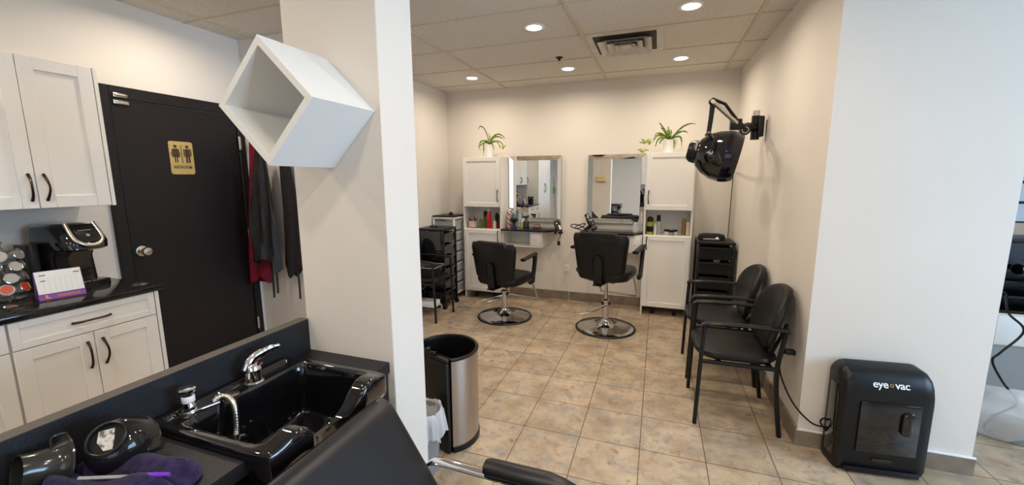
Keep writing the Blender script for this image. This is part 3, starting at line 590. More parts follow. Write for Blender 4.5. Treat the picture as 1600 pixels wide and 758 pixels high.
# plants
def leafstrip(mb, pts, wd):
    P = smooth_path(pts, 5); n = len(P); rings = []
    for i, p in enumerate(P):
        T = (P[min(i + 1, n - 1)] - P[max(i - 1, 0)]).normalized(); S_ = T.cross(Vector((0.25, 0.8, 0.4))); S_ = (S_.normalized() if S_.length > 1e-3 else Vector((0, 1, 0))); Nn = S_.cross(T)
        ww = wd * max(0.08, math.sin(PI * min(1, (i / (n - 1)) * 0.86 + 0.14)) ** 0.6)
        rings.append([p - S_ * ww, p - Nn * ww * 0.25, p + S_ * ww, p + Nn * 0.0012])
    mb.rings(rings)
def spider_plant(label, loc, leaves, potr, poth, plantlets, rib=False):
    t = thing('spider_plant', label, 'plant', loc, group='potted spider plants')
    pr = []; p = MB()
    seg = 36; rr = []
    for r, z in ((potr * .78, 0), (potr * .95, poth * .9), (potr, poth), (potr * .9, poth), (potr * .88, poth * .85)):
        rr.append([((r * (1 + (0.025 if (rib and k % 2) else 0))) * math.cos(2 * PI * k / seg), (r * (1 + (0.025 if (rib and k % 2) else 0))) * math.sin(2 * PI * k / seg), z) for k in range(seg)])
    p.rings(rr).build('pot', M['white_pl'], t)
    MB().lathe([(0, poth * .852), (potr * .86, poth * .852), (potr * .8, poth * .9), (0, poth * .92)]).build('soil', M['soil'], t)
    f = MB()
    for L in leaves: leafstrip(f, L, 0.0095)
    f.build('foliage', M['leaf'], t, angle=80)
    for c, n in plantlets:
        q = MB(); rnd = random.Random(n)
        for k in range(8):
            a = rnd.uniform(0, 2 * PI); e = rnd.uniform(0.1, 1.1); L = rnd.uniform(.05, .085); d = Vector((math.cos(a) * math.cos(e), math.sin(a) * .5, math.sin(e)))
            c0 = Vector(c); leafstrip(q, [c0, c0 + d * L * .5 + Vector((0, 0, .01)), c0 + d * L], 0.006)
        q.tube(smooth_path([(0, 0, poth * 1.0), (c[0] * .5, c[1] * .5, poth + .04), tuple(c)]), 0.0018, 5); q.build('plantlet', M['leaf_pale'], t, angle=80)
h = 0.155
spider_plant('spider plant in a tall white pot on the left cabinet', (-2.005, 4.83, 1.7905), [
    [(0, 0, h), (-.02, 0, h + .10), (-.06, 0, h + .19), (-.11, -.01, h + .225), (-.145, -.01, h + .18)], [(0, 0, h), (.01, 0, h + .07), (.0, -.01, h + .14)],
    [(0, 0, h), (.04, .0, h + .08), (.11, 0, h + .12), (.18, -.01, h + .10), (.215, -.01, h + .06)], [(0, 0, h), (.05, -.02, h + .06), (.10, -.02, h + .09), (.16, -.02, h + .08), (.20, -.02, h + .05)],
    [(0, 0, h), (.05, -.03, h + .03), (.11, -.04, h + .035), (.15, -.05, h - .01), (.165, -.05, h - .07)], [(0, 0, h), (.06, .0, h + .03), (.13, 0, h + .035), (.18, 0, h - .01), (.175, 0, h - .06)],
    [(0, 0, h), (-.06, 0, h + .04), (-.10, -.01, h + .045), (-.13, -.01, h - .01), (-.115, -.01, h - .08)], [(0, 0, h), (-.04, -.03, h + .04), (-.055, -.05, h - .01), (-.05, -.06, h - .14)], [(0, 0, h), (-.03, -.03, h + .05), (-.048, -.05, h + .02), (-.045, -.055, h - .09)],
    [(0, 0, h), (-.05, .02, h + .03), (-.13, .02, h + .0), (-.16, .02, h - .03)], [(0, 0, h), (.03, -.02, h + .02), (.07, -.04, h - .02), (.08, -.04, h - .08)], [(0, 0, h), (-.01, 0, h + .05), (-.02, 0, h + .09)], [(0, 0, h), (.015, .02, h + .05), (.03, .02, h + .1)]],
    0.052, h, [((.20, -.05, h - .07), 3)])
h = 0.135
spider_plant('spider plant in a ribbed white pot on the right cabinet', (0.095, 4.83, 1.7905), [
    [(0, 0, h), (-.04, 0, h + .08), (-.09, 0, h + .155), (-.12, 0, h + .19)], [(0, 0, h), (-.04, -.01, h + .06), (-.08, -.01, h + .12), (-.10, -.01, h + .13)], [(0, 0, h), (-.01, 0, h + .08), (-.025, 0, h + .145)], [(0, 0, h), (.01, 0, h + .07), (.005, 0, h + .11)], [(0, 0, h), (-.02, -.02, h + .06), (-.03, -.02, h + .11)],
    [(0, 0, h), (.05, 0, h + .06), (.12, 0, h + .13), (.19, 0, h + .16), (.25, 0, h + .155)], [(0, 0, h), (.06, -.02, h + .055), (.13, -.02, h + .085), (.18, -.02, h + .06)], [(0, 0, h), (.07, -.03, h + .03), (.11, -.05, h + .01), (.12, -.06, h - .09)], [(0, 0, h), (.03, -.05, h + .01), (.045, -.08, h - .04), (.04, -.085, h - .11)],
    [(0, 0, h), (-.07, 0, h + .06), (-.13, -.01, h + .075), (-.16, -.01, h + .04)], [(0, 0, h), (-.08, -.02, h + .05), (-.14, -.03, h + .04), (-.17, -.03, h - .02)], [(0, 0, h), (-.06, -.05, h + .03), (-.12, -.07, h + .0), (-.145, -.08, h - .08)], [(0, 0, h), (-.05, -.05, h + .02), (-.09, -.07, h - .01), (-.10, -.08, h - .05)]],
    0.078, h, [((-.255, -.03, .10), 5), ((-.205, -.05, .085), 6), ((-.275, -.08, .005), 8)], True)
# outlets
def outlet(label, loc, rz):
    t = thing('wall_outlet', label, 'outlet', loc, rz, 'white wall outlets')
    MB().box(-.036, .036, -.006, -.0005, -.058, .058, .002).build('cover_plate', M['white_pl'], t)
    q = MB()
    for z in (-.022, .022): q.box(-.017, .017, -.0085, -.0062, z - .014, z + .014, .002)
    q.build('socket', M['white_pl'], t)
    q = MB()
    for z in (-.022, .022): q.box(-.009, -.006, -.0095, -.0086, z - .004, z + .006); q.box(.006, .009, -.0095, -.0086, z - .004, z + .006)
    q.build('slot', M['ink'], t); return t
outlet('white wall outlet between the two salon chairs', (-1.045, YB, 0.395), 0)
t = thing('phone_cable', 'thin white cable hanging from the back wall outlet', 'cord', (-1.045, YB - 0.012, 0))
MB().tube(smooth_path([(0, -.004, .37), (.0, -.012, .33), (.02, -.01, .2), (.05, -.02, .05), (.05, -.05, .004), (.10, -.06, .0035), (.3, -.12, .0035)]), .0022, 6).build('cable', M['white_pl'], t)
MB().box(-.012, .012, -.022, -.0005, .362, .388, .003).build('plug', M['white_pl'], t)
# ---------------- styling chairs (local: faces +y) ----------------
def styling_chair(label, loc, rz, zs):
    t = thing('salon_chair', label, 'chair', loc, rz, 'hydraulic salon chairs')
    MB().lathe([(0, 0.003), (.275, 0.003), (.283, .012), (.27, .018), (.20, .026), (.12, .036), (.082, .048), (.070, .065), (.050, .082), (.040, .10), (0, .10)], seg=56).build('base', M['chrome_dk'], t)
    MB().lathe([(.282, 0.0), (.300, 0.0), (.304, .008), (.296, .016), (.284, .013)], seg=56).build('rubber_ring', M['black_pl'], t)
    c = MB(); c.cyl((0, 0, .09), (0, 0, .30), .036, seg=28); c.lathe([(.037, .285), (.040, .29), (.040, .302), (.03, .31), (0, .31)], seg=28); c.build('pump_cylinder', M['chrome_dk'], t)
    MB().cyl((0, 0, .308), (0, 0, zs - .125), .017, seg=20).build('piston', M['chrome_dk'], t)
    q = MB(); q.box(-.045, .045, -.03, .03, .252, .282, .008, Mx=rot('Z', 20)); q.build('lever_bracket', M['black_pl'], t)
    q = MB(); q.tube(smooth_path([(.035, -.03, .27), (-.06, -.10, .24), (-.20, -.20, .20), (-.245, -.21, .192), (-.24, -.235, .188), (-.19, -.25, .19), (-.06, -.17, .215), (.03, -.05, .26)], 5), .0042, 8); q.build('pump_lever', M['chrome'], t)
    # underframe
    MB().box(-.13, .13, -.15, .15, zs - .124, zs - .108, .004).build('seat_plate', M['black_metal'], t)
    def ring(w, d, z, r, cy=0): return [(x, y, z) for x, y in rrect(w, d, r, 7, 0, cy)]
    MB().rings([ring(.42, .40, zs - .107, .10, .02), ring(.49, .46, zs - .095, .12, .02), ring(.51, .49, zs - .06, .12, .02), ring(.51, .49, zs - .035, .12, .02), ring(.49, .47, zs - .008, .12, .02), ring(.42, .40, zs, .11, .02)]).build('seat', M['vinyl'], t)
    # back cushion: curved, wider at top
    prof = []; T = MB(); nz = 14
    rr = []
    for k in range(nz + 1):
        u = k / nz; z = zs - .055 + .415 * u; hw = (.230 + .052 * u) * (1 - max(0, (u - .86) / .14) ** 2 * .10) * (1 - max(0, (.14 - u) / .14) ** 2 * .22)
        th = .040 * (1 - abs(2 * u - 1) ** 6 * .55); y = -.205 - .055 * u
        row = []
        for j in range(28):
            a = 2 * PI * j / 28; ca, sa = math.cos(a), math.sin(a)
            X = hw * (abs(ca) ** .35) * (1 if ca >= 0 else -1); Yv = th * (abs(sa) ** .5) * (1 if sa >= 0 else -1)
            row.append((X, y + Yv + .045 * (X / .26) ** 2, z))
        rr.append(row)
    T.rings(rr).build('backrest', M['vinyl'], t, angle=60)
    zt = zs + .36
    MB().rings([[(x, -.256 + yy, z) for x, yy in rrect(w, d_, .025, 5)] for w, z, d_ in ((.42, zt - .030, .050), (.385, zt - .004, .060), (.355, zt + .014, .052), (.31, zt + .020, .03))]).build('headroll', M['vinyl'], t)
    # rear bracket with arched end
    zc = zs + .11
    br = [(-.042, zs - .12), (.042, zs - .12)] + [(.042 * math.cos(a), zc + .042 * math.sin(a)) for a in [PI * j / 10 for j in range(11)]]
    sh = MB().prism(br, -.272, -.258, 'XZ', .003, Mx=rot('X', 7, (0, -.26, zs))); sh.box(-.042, .042, -.275, .0, zs - .138, zs - .125, .003); sh.build('back_bracket', M['black_metal'], t)
    arch = [(.046, -.274, zs - .02)] + [(.046 * math.cos(a), -.276 + .0, zc + .046 * math.sin(a)) for a in [PI * j / 10 for j in range(11)]] + [(-.046, -.274, zs - .02)]
    q = MB().tube(arch, .006, 8); bmesh.ops.transform(q.bm, matrix=rot('X', 7, (0, -.26, zs)), verts=q.bm.verts); q.build('bracket_trim', M['black_pl'], t)
    for sx in (-1, 1):
        ya = .02
        pad = MB().rings([[(sx * .315 + dx * 1.0, yy, zs + .195 + 0.030 * (yy + .12) / .28 + dz) for dx, dz in [(.032 * math.cos(a), .016 * math.sin(a)) for a in [2 * PI * j / 12 for j in range(12)]]] for yy in (-.13, -.10, 0, .10, .14)])
        ar = pad.build('armrest', M['black_pl'], t)
        m = MB(); 
        m.prism([(.10, zs + .205), (.155, zs + .215), (.150, zs + .15), (.115, zs + .0), (.10, zs - .085), (.02, zs - .095), (-.02, zs - .05), (.04, zs - .035), (.070, zs + .02), (.095, zs + .12)], sx * .300, sx * .332, 'YZ', .005); m.build('arm_post', M['black_pl'], ar)
        m = MB(); m.cyl((sx * .20, .03, zs - .075), (sx * .305, .03, zs - .075), .010, seg=10); m.build('arm_bolt', M['chrome'], ar)
    fz = .36
    foot = smooth_path([(-.20, .14, zs - .118), (-.20, .26, zs - .14), (-.20, .40, zs - .36), (-.185, .42, zs - .375), (0, .425, zs - .378), (.185, .42, zs - .375), (.20, .40, zs - .36), (.20, .26, zs - .14), (.20, .14, zs - .118)], 6)
    MB().tube(foot, .011, 10).build('footrest', M['chrome_dk'], t)
styling_chair('lower black hydraulic salon chair, left of the two before the mirrors', (-1.555, 4.13, 0), -13, .500)
styling_chair('higher black hydraulic salon chair, right of the two before the mirrors', (-0.449, 4.12, 0), -13, .640)

# ---------------- waiting chairs (local: faces +y) ----------------
def arm_chair(label, loc, rz, w=.49, group='black waiting chairs'):
    t = thing('waiting_chair', label, 'chair', loc, rz, group); h = w / 2 - .012
    for sx in (-1, 1):
        f = MB(); f.tube(smooth_path([(sx * h, .228, 0), (sx * h, .215, .45), (sx * h, .208, .62), (sx * h, .198, .645)], 4), .0125, 10, flat=1.1); f.build('front_leg', M['black_metal'], t)
        f = MB(); f.tube(smooth_path([(sx * h, -.232, 0), (sx * h, -.205, .20), (sx * h, -.190, .40), (sx * h, -.205, .55), (sx * h, -.222, .650)], 4), .013, 10, flat=1.2); f.build('rear_leg', M['black_metal'], t)
        f = MB(); f.rings([[(sx * h + dx, y, z + dz) for dx, dz in [(.022 * math.cos(a), .012 * math.sin(a)) for a in [2 * PI * j / 12 for j in range(12)]]] for y, z in ((.225, .640), (.205, .655), (.10, .662), (-.05, .662), (-.20, .655), (-.235, .652))]); f.build('armrest', M['black_pl'], t)
    def ring(ww, d, z, r): return [(x, y, z) for x, y in rrect(ww, d, r, 7, 0, .015)]
    MB().rings([ring(w - .08, .36, .428, .10), ring(w - .035, .43, .434, .12), ring(w - .02, .455, .452, .12), ring(w - .03, .44, .470, .12), ring(w - .12, .34, .480, .10)]).build('seat', M['vinyl'], t)
    q = MB(); q.box(-h, h, .10, .13, .408, .428, .004); q.box(-h, h, -.17, -.14, .408, .428, .004)
    for sx in (-1, 1): q.box(sx * h - .012, sx * h + .012, -.19, .215, .405, .427, .004)
    q.build('seat_frame', M['black_metal'], t)
    rr = []
    for k in range(9):
        th = [-.028, -.024, -.010, .004, .014, .020, .024, .026, .027][k]; s_ = [.90, .96, 1, 1, .98, .93, .82, .55, .1][k]
        ring_ = []
        for j in range(40):
            a = 2 * PI * j / 40; ca, sa = math.cos(a), math.sin(a); X = (w / 2 - .012) * s_ * (abs(ca) ** .8) * (1 if ca >= 0 else -1); Zz = .195 * s_ * (abs(sa) ** .8) * (1 if sa >= 0 else -1)
            ring_.append((X * (1 - .06 * (Zz / .195)), -.215 + th + .06 * (X / .24) ** 2 - Zz * .26, .672 + Zz))
        rr.append(ring_)
    MB().rings(rr).build('backrest', M['vinyl'], t, angle=60)
    for sx in (-1, 1): MB().tube([(sx * .12, -.165, .415), (sx * .12, -.215, .55), (sx * .12, -.252, .66)], .010, 8, flat=1.4).build('back_support', M['black_metal'], t)
    return t
arm_chair('black vinyl waiting chair nearest the camera by the right wall', (0.505, 2.85, 0), 91)
arm_chair('black vinyl waiting chair farther back beside the black trolley', (0.497, 3.47, 0), 91)
arm_chair('black armchair by the left wall holding a clear tray', (-2.40, 3.885, 0), -90, .42)
t = thing('clear_tray', 'smoky clear plastic tray standing on the chair by the left wall', 'tray', (-2.37, 3.885, .4815), 6)
def tring(w, d, z): return [(x, y, z) for x, y in rrect(w, d, .03, 4)]
MB().rings([tring(.24, .22, 0), tring(.29, .27, .09), tring(.30, .28, .095), tring(.28, .26, .09), tring(.23, .21, .005)]).build('tub', M['smoke'], t)
MB().tube([(x, y, .095) for x, y in rrect(.295, .275, .03, 4)], .004, 6, loop=True).build('rim', M['clear'], t)

# ---------------- trolleys ----------------
def trolley(name, label, loc, rz, w, d, h, frame_m, drawer_m, n, top_m=None, z0=.09, spread=None):
    t = thing(name, label, 'trolley', loc, rz)
    f = MB()
    for sx in (-1, 1):
        for sy in (-1, 1): f.box(sx * w / 2 - .011, sx * w / 2 + .011, sy * d / 2 - .011, sy * d / 2 + .011, z0 - .02, h - .025, .003)
    f.box(-w / 2, w / 2, -d / 2, d / 2, z0 - .02, z0 - .004, .002); f.build('frame', frame_m, t)
    MB().box(-w / 2 - .012, w / 2 + .012, -d / 2 - .012, d / 2 + .012, h - .025, h, .006).build('top', top_m or frame_m, t)
    dh = (h - .03 - z0) / n
    for k in range(n):
        a = z0 + k * dh; q = MB(); ww, dd = w / 2 - .014, d / 2 - .006
        q.rings([[(-ww + .01, -dd, a + .004), (ww - .01, -dd, a + .004), (ww - .01, dd, a + .004), (-ww + .01, dd, a + .004)], [(-ww, -dd, a + dh * .80), (ww, -dd, a + dh * .80), (ww, dd, a + dh * .80), (-ww, dd, a + dh * .80)],
                 [(-ww + .003, -dd + .003, a + dh * .80), (ww - .003, -dd + .003, a + dh * .80), (ww - .003, dd - .003, a + dh * .80), (-ww + .003, dd - .003, a + dh * .80)], [(-ww + .013, -dd + .004, a + .008), (ww - .013, -dd + .004, a + .008), (ww - .013, dd - .004, a + .008), (-ww + .013, dd - .004, a + .008)]])
        q.box(-ww - .004, ww + .004, -dd - .012, -dd + .004, a + dh * .66, a + dh * .84, .004)
        q.build('drawer', drawer_m, t, angle=25)
    for sx in (-1, 1):
        for sy in (-1, 1):
            c = MB(); c.cyl((sx * w / 2 - .012, sy * d / 2, .027), (sx * w / 2 + .012, sy * d / 2, .027), .027, seg=16); c.cyl((sx * w / 2, sy * d / 2, .045), (sx * w / 2, sy * d / 2, z0 - .018), .006, seg=8); c.build('caster', M['black_pl'], t)
    return t
trolley('black_trolley', 'black drawer trolley in the corner right of the tall cabinet', (0.575, 4.66, 0), 0, .32, .34, .885, M['black_pl'], M['black_pl'], 5)
t = thing('tray_tools', 'white-handled tool lying on top of the corner trolley', 'hair tool', (0.56, 4.58, .8855), 5)
MB().lathe([(0, -.10), (.008, -.10), (.010, .02), (.014, .04), (0, .06)], (0, 0, .015), axis='X', seg=12).build('handle', M['grey_pl'], t); MB().sphere((.03, 0, .022), .016).build('round_tip', M['white_pl'], t)
t = thing('black_pouch', 'black pouch on top of the corner trolley', 'pouch', (0.55, 4.70, .8855)); MB().rings([[(x * s, y * s, z) for x, y in rrect(.26, .12, .04, 5)] for s, z in ((.95, 0), (1, .02), (.9, .05), (.6, .06))]).build('pouch_body', M['black_cloth'], t)
t = thing('cotton_roll', 'small beige roll in an open trolley drawer', 'roll', (0.60, 4.60, .655)); MB().lathe([(0, -.03), (.025, -.03), (.028, 0), (.025, .03), (0, .03)], (0, 0, .028), axis='X').build('roll_body', M['cream'], t)
trolley('black_trolley', 'tall black drawer trolley by the left wall behind the armchair', (-2.475, 4.295, 0), 90, .30, .33, .955, M['black_pl'], M['black_gl'], 6)
MB0 = MB().box(-2.642, -2.636, 4.14, 4.45, .1, .925)
t = thing('black_side_box', 'glossy black side cover on the tall black trolley', 'cover', (-2.475, 4.13, 0)); bpy.data.meshes.remove(MB0.build('x', M['black_gl']).data)
bpy.data.objects.remove(t)
MB().box(-.175, .175, -.008, .0, .30, .93, .004).build('side_panel', M['black_gl'], [o for o in COL.objects if o.name == 'black_trolley.001'][0], Mx=Matrix.Translation((-.165, 0, 0)) @ Matrix.Rotation(math.radians(-90), 4, 'Z'))
t2 = trolley('drawer_tower', 'white-framed clear drawer tower left of the tall cabinet', (-2.505, 4.665, 0), 90, .28, .28, 1.055, M['white_pl'], M['clear'], 7, M['white_pl'])
t = thing('storage_lid', 'dark tray on top of the white drawer tower', 'tray', (-2.505, 4.665, 1.0555)); MB().box(-.155, .155, -.155, .155, 0, .018, .005).build('lid_body', M['black_pl'], t); MB().lathe([(0, .0185), (.03, .0185), (.03, .045), (.012, .05), (.012, .06), (0, .06)], (0.05, -.04, 0)).build('grip', M['black_pl'], t)
t = thing('hair_clips', 'dark clip lying on the tall black trolley', 'hair clip', (-2.50, 4.27, .9555)); MB().rings([[(x * s, y * s, z) for x, y in rrect(.10, .06, .02, 4)] for s, z in ((1, 0), (1, .015), (.6, .03))]).build('clip_body', M['black_gl'], t)
t = thing('grey_box', 'white box with chrome legs under the chair by the left wall', 'box', (-2.45, 3.98, 0))
MB().box(-.14, .16, -.12, .02, .10, .17, .01).build('box_body', M['white_pl'], t); q = MB()
for x, y in ((.12, -.10), (.14, .0)): q.tube([(x - .10, y, .16), (x, y, .15), (x + .05, y, .09), (x + .02, y, .005)], .009, 8)
q.build('chrome_legs', M['chrome'], t)

# ---------------- hood dryer on the right wall ----------------
t = thing('hood_dryer', 'black hood hair dryer on a jointed arm on the right wall', 'hood dryer', (0.765, 3.83, 1.93))
b = MB(); b.box(-.045, -.001, -.045, .045, -.09, .07, .008); b.tube([(-.055, 0, -.11), (-.055, 0, .075)], .032, 16); b.build('wall_bracket', M['black_pl'], t)
MB().cyl((-.055, 0, .076), (-.055, 0, .115), .026).build('bracket_cap', M['nickel'], t)
j = MB(); j.tube([(-.05, 0, -.02), (-.13, -.10, -.01), (-.17, -.17, -.03)], [.034, .028, .030], 10); j.cyl((-.158, -.20, -.050), (-.158, -.13, -.050), .038, seg=20); j.tube([(-.17, -.19, -.03), (-.26, -.24, .03)], .022, 10); j.box(-.27, -.19, -.26, -.19, -.05, .03, .01); j.build('joint', M['black_pl'], t)
MB().tube([(-.158 + .022 * math.cos(a), -.202, -.050 + .022 * math.sin(a)) for a in [2 * PI * k / 20 for k in range(20)]], .003, 6, loop=True).build('joint_cap', M['nickel'], t)
E0 = Vector((-.23, -.23, .0)); E1 = Vector((-.408, -.33, .150))
MB().tube([E0 + Vector((0, -.03, -.005)), E1 + Vector((0, -.03, -.008))], .018, 12, flat=.9).build('chrome_arm', M['nickel'], t)
a = MB(); a.tube([E0 + Vector((0, 0, .03)), (E0 + E1) / 2 + Vector((0, 0, .062)), E1 + Vector((-.005, 0, .022))], .012, 8); a.sphere(E1 + Vector((-.005, -.005, 0)), .026); a.tube([E1, (-.415, -.33, .03), (-.425, -.33, -.09)], [.019, .017, .016], 10); a.build('drop_arm', M['black_pl'], t)
MB().cyl(E1 + Vector((-.005, -.028, 0)), E1 + Vector((-.005, -.034, 0)), .014).build('pivot_cap', M['nickel'], t)
HM = Matrix.Translation((-.352, -.33, -.243)) @ Matrix.Rotation(math.radians(12), 4, 'Y') @ Matrix.Rotation(math.radians(-6), 4, 'Z')
h = MB(); h.lathe([(0, -.150), (.085, -.150), (.108, -.135), (.150, -.085), (.178, -.02), (.190, .05), (.186, .055), (.174, -.015), (.145, -.08), (.10, -.125), (0, -.14)], axis='X', seg=44); h.build('hood_shell', M['bowl_black'], t, Mx=HM)
h = MB(); h.lathe([(.1905, .045), (.188, .075), (.178, .115), (.164, .140), (.160, .140), (.174, .115), (.184, .075), (.1865, .045)], axis='X', seg=44); h.build('visor', M['visor'], t, Mx=HM)
h = MB(); h.lathe([(0, -.215), (.060, -.215), (.082, -.190), (.088, -.151), (0, -.151)], axis='X', seg=8); h.build('air_intake', M['black_pl'], t, Mx=HM)
for s_ in (-1, 1): MB().tube(smooth_path([HM @ Vector((-.05, s_ * .190, 0)), HM @ Vector((-.05, s_ * .188, .09)), Vector((-.43, -.33 + s_ * .12, -.085)), Vector((-.426, -.33, -.075))], 6), .008, 8).build('yoke', M['black_pl'], t)
h = MB(); h.cyl((-.05, -.194, 0.0), (-.05, -.184, 0.0), .017); h.build('yoke_screw', M['chrome'], t, Mx=HM)
t = thing('power_cord', 'thin black cord running down the back right corner', 'cord', (0.75, 4.0, 0))
MB().tube(smooth_path([(-.155, -.30, 1.84), (-.12, .0, 1.78), (-.09, .30, 1.72), (-.02, .80, 1.63), (-.006, .93, 1.56), (-.006, .94, 1.4), (-.012, .93, .9), (-.012, .93, .6)], 8), .0045, 6).build('cable', M['black_pl'], t)

# ---------------- trash bins ----------------
t = thing('trash_can', 'tall open brushed steel trash can with a black rim behind the column', 'trash can', (-1.130, 2.012, 0), 70)
def dshape(r, cut, n=40):
    a0 = math.acos(-cut / r) ; return [(r * math.cos(a), r * math.sin(a)) for a in [-a0 + 2 * a0 * k / n for k in range(n + 1)]]
def dring(r, z, cut=.10): return [(x, y, z) for x, y in dshape(r, cut)]
m_ = MB(); m_.rings([dring(.186, .032), dring(.189, .540), dring(.185, .540), dring(.182, .04)], loop=True); m_.build('steel_body', M['steel'], t)
MB().rings([dring(.191, .0), dring(.191, .0318), dring(.175, .0318), dring(.175, 0.0)]).build('base_ring', M['black_pl'], t)
MB().rings([dring(.191, .5405, .102), dring(.194, .552, .104), dring(.187, .560, .098), dring(.176, .555, .090), dring(.174, .5405, .090)], loop=True).build('rim', M['black_pl'], t)
m_ = MB(); m_.rings([dring(.178, .25, .094), dring(.178, .5395, .094), dring(.174, .5395, .090), dring(.174, .25, .090)], loop=True); m_.rings([dring(.165, .24, .085), dring(.165, .249, .085)]); m_.build('inner_liner', M['black_pl'], t)
m_ = MB(); m_.box(-.130, -.1035, -.152, .152, 0.0, .535, .008); m_.build('rear_spine', M['black_pl'], t)
m_ = MB(); m_.box(-.128, -.106, -.155, .155, .537, .556, .005); m_.cyl((-.117, -.03, .562), (-.117, .06, .562), .010, seg=10); m_.box(-.130, -.104, .0, .022, .556, .585, .004); m_.box(-.128, -.106, -.05, -.035, .556, .575, .004); m_.build('hinge_bracket', M['black_pl'], t)
MB().box(.155, .205, -.03, .03, .0, .05, .008).build('foot_pedal', M['black_pl'], t)
t = thing('waste_basket', 'small grey waste basket with a white bag by the steel trash can', 'waste basket', (-1.115, 1.70, 0))
MB().lathe([(0, 0), (.085, 0), (.105, .33), (.101, .33), (.082, .006), (0, .006)], seg=28).build('bin', M['grey_pl'], t)
rr = []
for r, z, amp in ((.080, .20, 0), (.098, .30, .003), (.108, .345, .006), (.114, .335, .008), (.122, .27, .012), (.128, .21, .016)):
    rr.append([((r + amp * math.sin(k * 3.3) + amp * .6 * math.sin(k * 1.7)) * math.cos(2 * PI * k / 48), (r + amp * math.sin(k * 3.3 + 1)) * math.sin(2 * PI * k / 48), z + amp * 1.2 * math.sin(k * .9)) for k in range(48)])
MB().rings(rr, cap=False).build('bin_bag', M['bag'], t, angle=80)

# ---------------- electric dustpan ----------------
t = thing('vacuum_dustpan', 'black stationary dustpan vacuum on the floor against the right pillar', 'vacuum', (1.137, 2.418, 0), 6.4)
prof = [(.012, .0), (.0, .03), (.0, .20), (.0, .42), (.004, .46), (.014, .500), (.032, .530), (.060, .548), (.135, .552), (.145, .54), (.145, .0)]
def vac_rings():
    rr = []
    for x in [-.198, -.196, -.19, -.18, -.165, -.145, -.07, 0, .07, .145, .165, .18, .19, .196, .198]:
        d = max(0, (abs(x) - .145) / .0535); dz = .055 * (1 - math.sqrt(max(0, 1 - d * d))); dy = .018 * (1 - math.sqrt(max(0, 1 - d ** 4)))
        rr.append([(x, y + dy * (1 if y < .1 else 0), .012 + z * (1 - dz / .552)) for y, z in prof])
    return rr
MB().rings(vac_rings()).build('housing', M['black_pl'], t, angle=50)
for sx in (-1, 1): MB().prism([(.035, .06), (.035, .40), (.055, .45), (.12, .45), (.12, .06)], sx * .1985, sx * .2005, 'YZ', .0005).build('side_panel', M['black_gl'], t)
MB().box(-.120, .140, -.008, -.0005, .125, .400, .003).build('bin_door', M['black_gl'], t)
MB().rings([[(.085 + x * s, -y_, .300 + z * s) for x, z in rrect(.055, .130, .026, 6)] for s, y_ in ((1, .0105), (.95, .020), (.7, .026))]).build('door_latch', M['black_gl'], t)
MB().box(-.165, .165, -.014, -.0005, .012, .040, .004).build('dust_intake', M['black_pl'], t)
MB().prism(rrect(.09, .020, .008, 4, 0.0, .085), -.004, -.0005, 'XZ').build('name_badge', M['black_gl'], t)
for sx in (-.16, .16): MB().box(sx - .02, sx + .02, .02, .10, 0, .0118).build('foot', M['black_pl'], t)
tilt = Matrix.Translation((0, -.0045, 0))
def on_front(x, z, a): return Matrix.Translation((x, 0, z)) @ Matrix.Rotation(math.radians(90 - a), 4, 'X')
MF = Matrix.Translation((.000, .0110, .492)) @ Matrix.Rotation(math.radians(72), 4, 'X')
text_mesh('eye', .050, M['logo_white'], t, MF @ Matrix.Translation((-.041, 0, .0035)), bold=.0006)
text_mesh('vac', .050, M['logo_white'], t, MF @ Matrix.Translation((.052, 0, .0035)), bold=.0006)
MB().tube([(.0065 * math.cos(a), .0065 * math.sin(a), .0035) for a in [2 * PI * k / 16 for k in range(16)]], .0022, 6, loop=True).build('logo_ring', M['logo_gold'], t, Mx=MF @ Matrix.Translation((.006, -.002, 0)))
outlet('white wall outlet with a black plug behind the front waiting chair', (0.8125, 2.70, 0.50), 91.2)
t = thing('power_cord', 'black cord looping from the wall outlet to the vacuum', 'cord', (0.80, 2.66, 0))
MB().box(-.055, .0, .012, .052, .493, .522, .006).build('plug', M['black_pl'], t)
MB().tube(smooth_path([(-.05, .03, .505), (-.075, .01, .475), (-.075, -.02, .38), (-.02, -.08, .25), (.06, -.12, .17), (.12, -.13, .16), (.135, -.135, .185), (.115, -.14, .215), (.10, -.14, .19), (.125, -.145, .15), (.135, -.15, .14), (.142, -.15, .14)], 6), .0048, 8).build('cable', M['black_pl'], t)

# ---------------- shampoo station ----------------
t = thing('shampoo_counter', 'black laminate shampoo counter with a raised back ledge', 'counter', (0, 0, 0))
CT = .840; y1 = 1.2185
MB().prism([(-1.304, -1.6), (-.925, -1.6), (-.925, -.95), (-1.27, -.95), (-1.27, -.51), (-.925, -.51), (-.925, .665), (-1.27, .665), (-1.27, 1.080), (-.925, 1.080), (-.925, y1), (-1.304, y1)], CT - .04, CT, 'XY').build('countertop', M['black_lam'], t)
MB().box(-1.345, -1.3045, -1.6, y1, .05, .968).build('raised_ledge', M['black_lam'], t)
MB().box(-1.346, -1.3040, -1.6, y1, .9682, .9700).build('ledge_cap', M['edge_lam'], t)
MB().box(-1.303, -.935, -1.58, -1.02, .05, CT - .041).box(-1.303, -.935, -.45, .60, .05, CT - .041).box(-1.303, -.935, 1.13, y1 - .001, .05, CT - .041).build('cabinet_body', M['black_lam'], t)
def smst(a, b, x):
    u = min(1, max(0, (x - a) / (b - a))); return u * u * (3 - 2 * u)
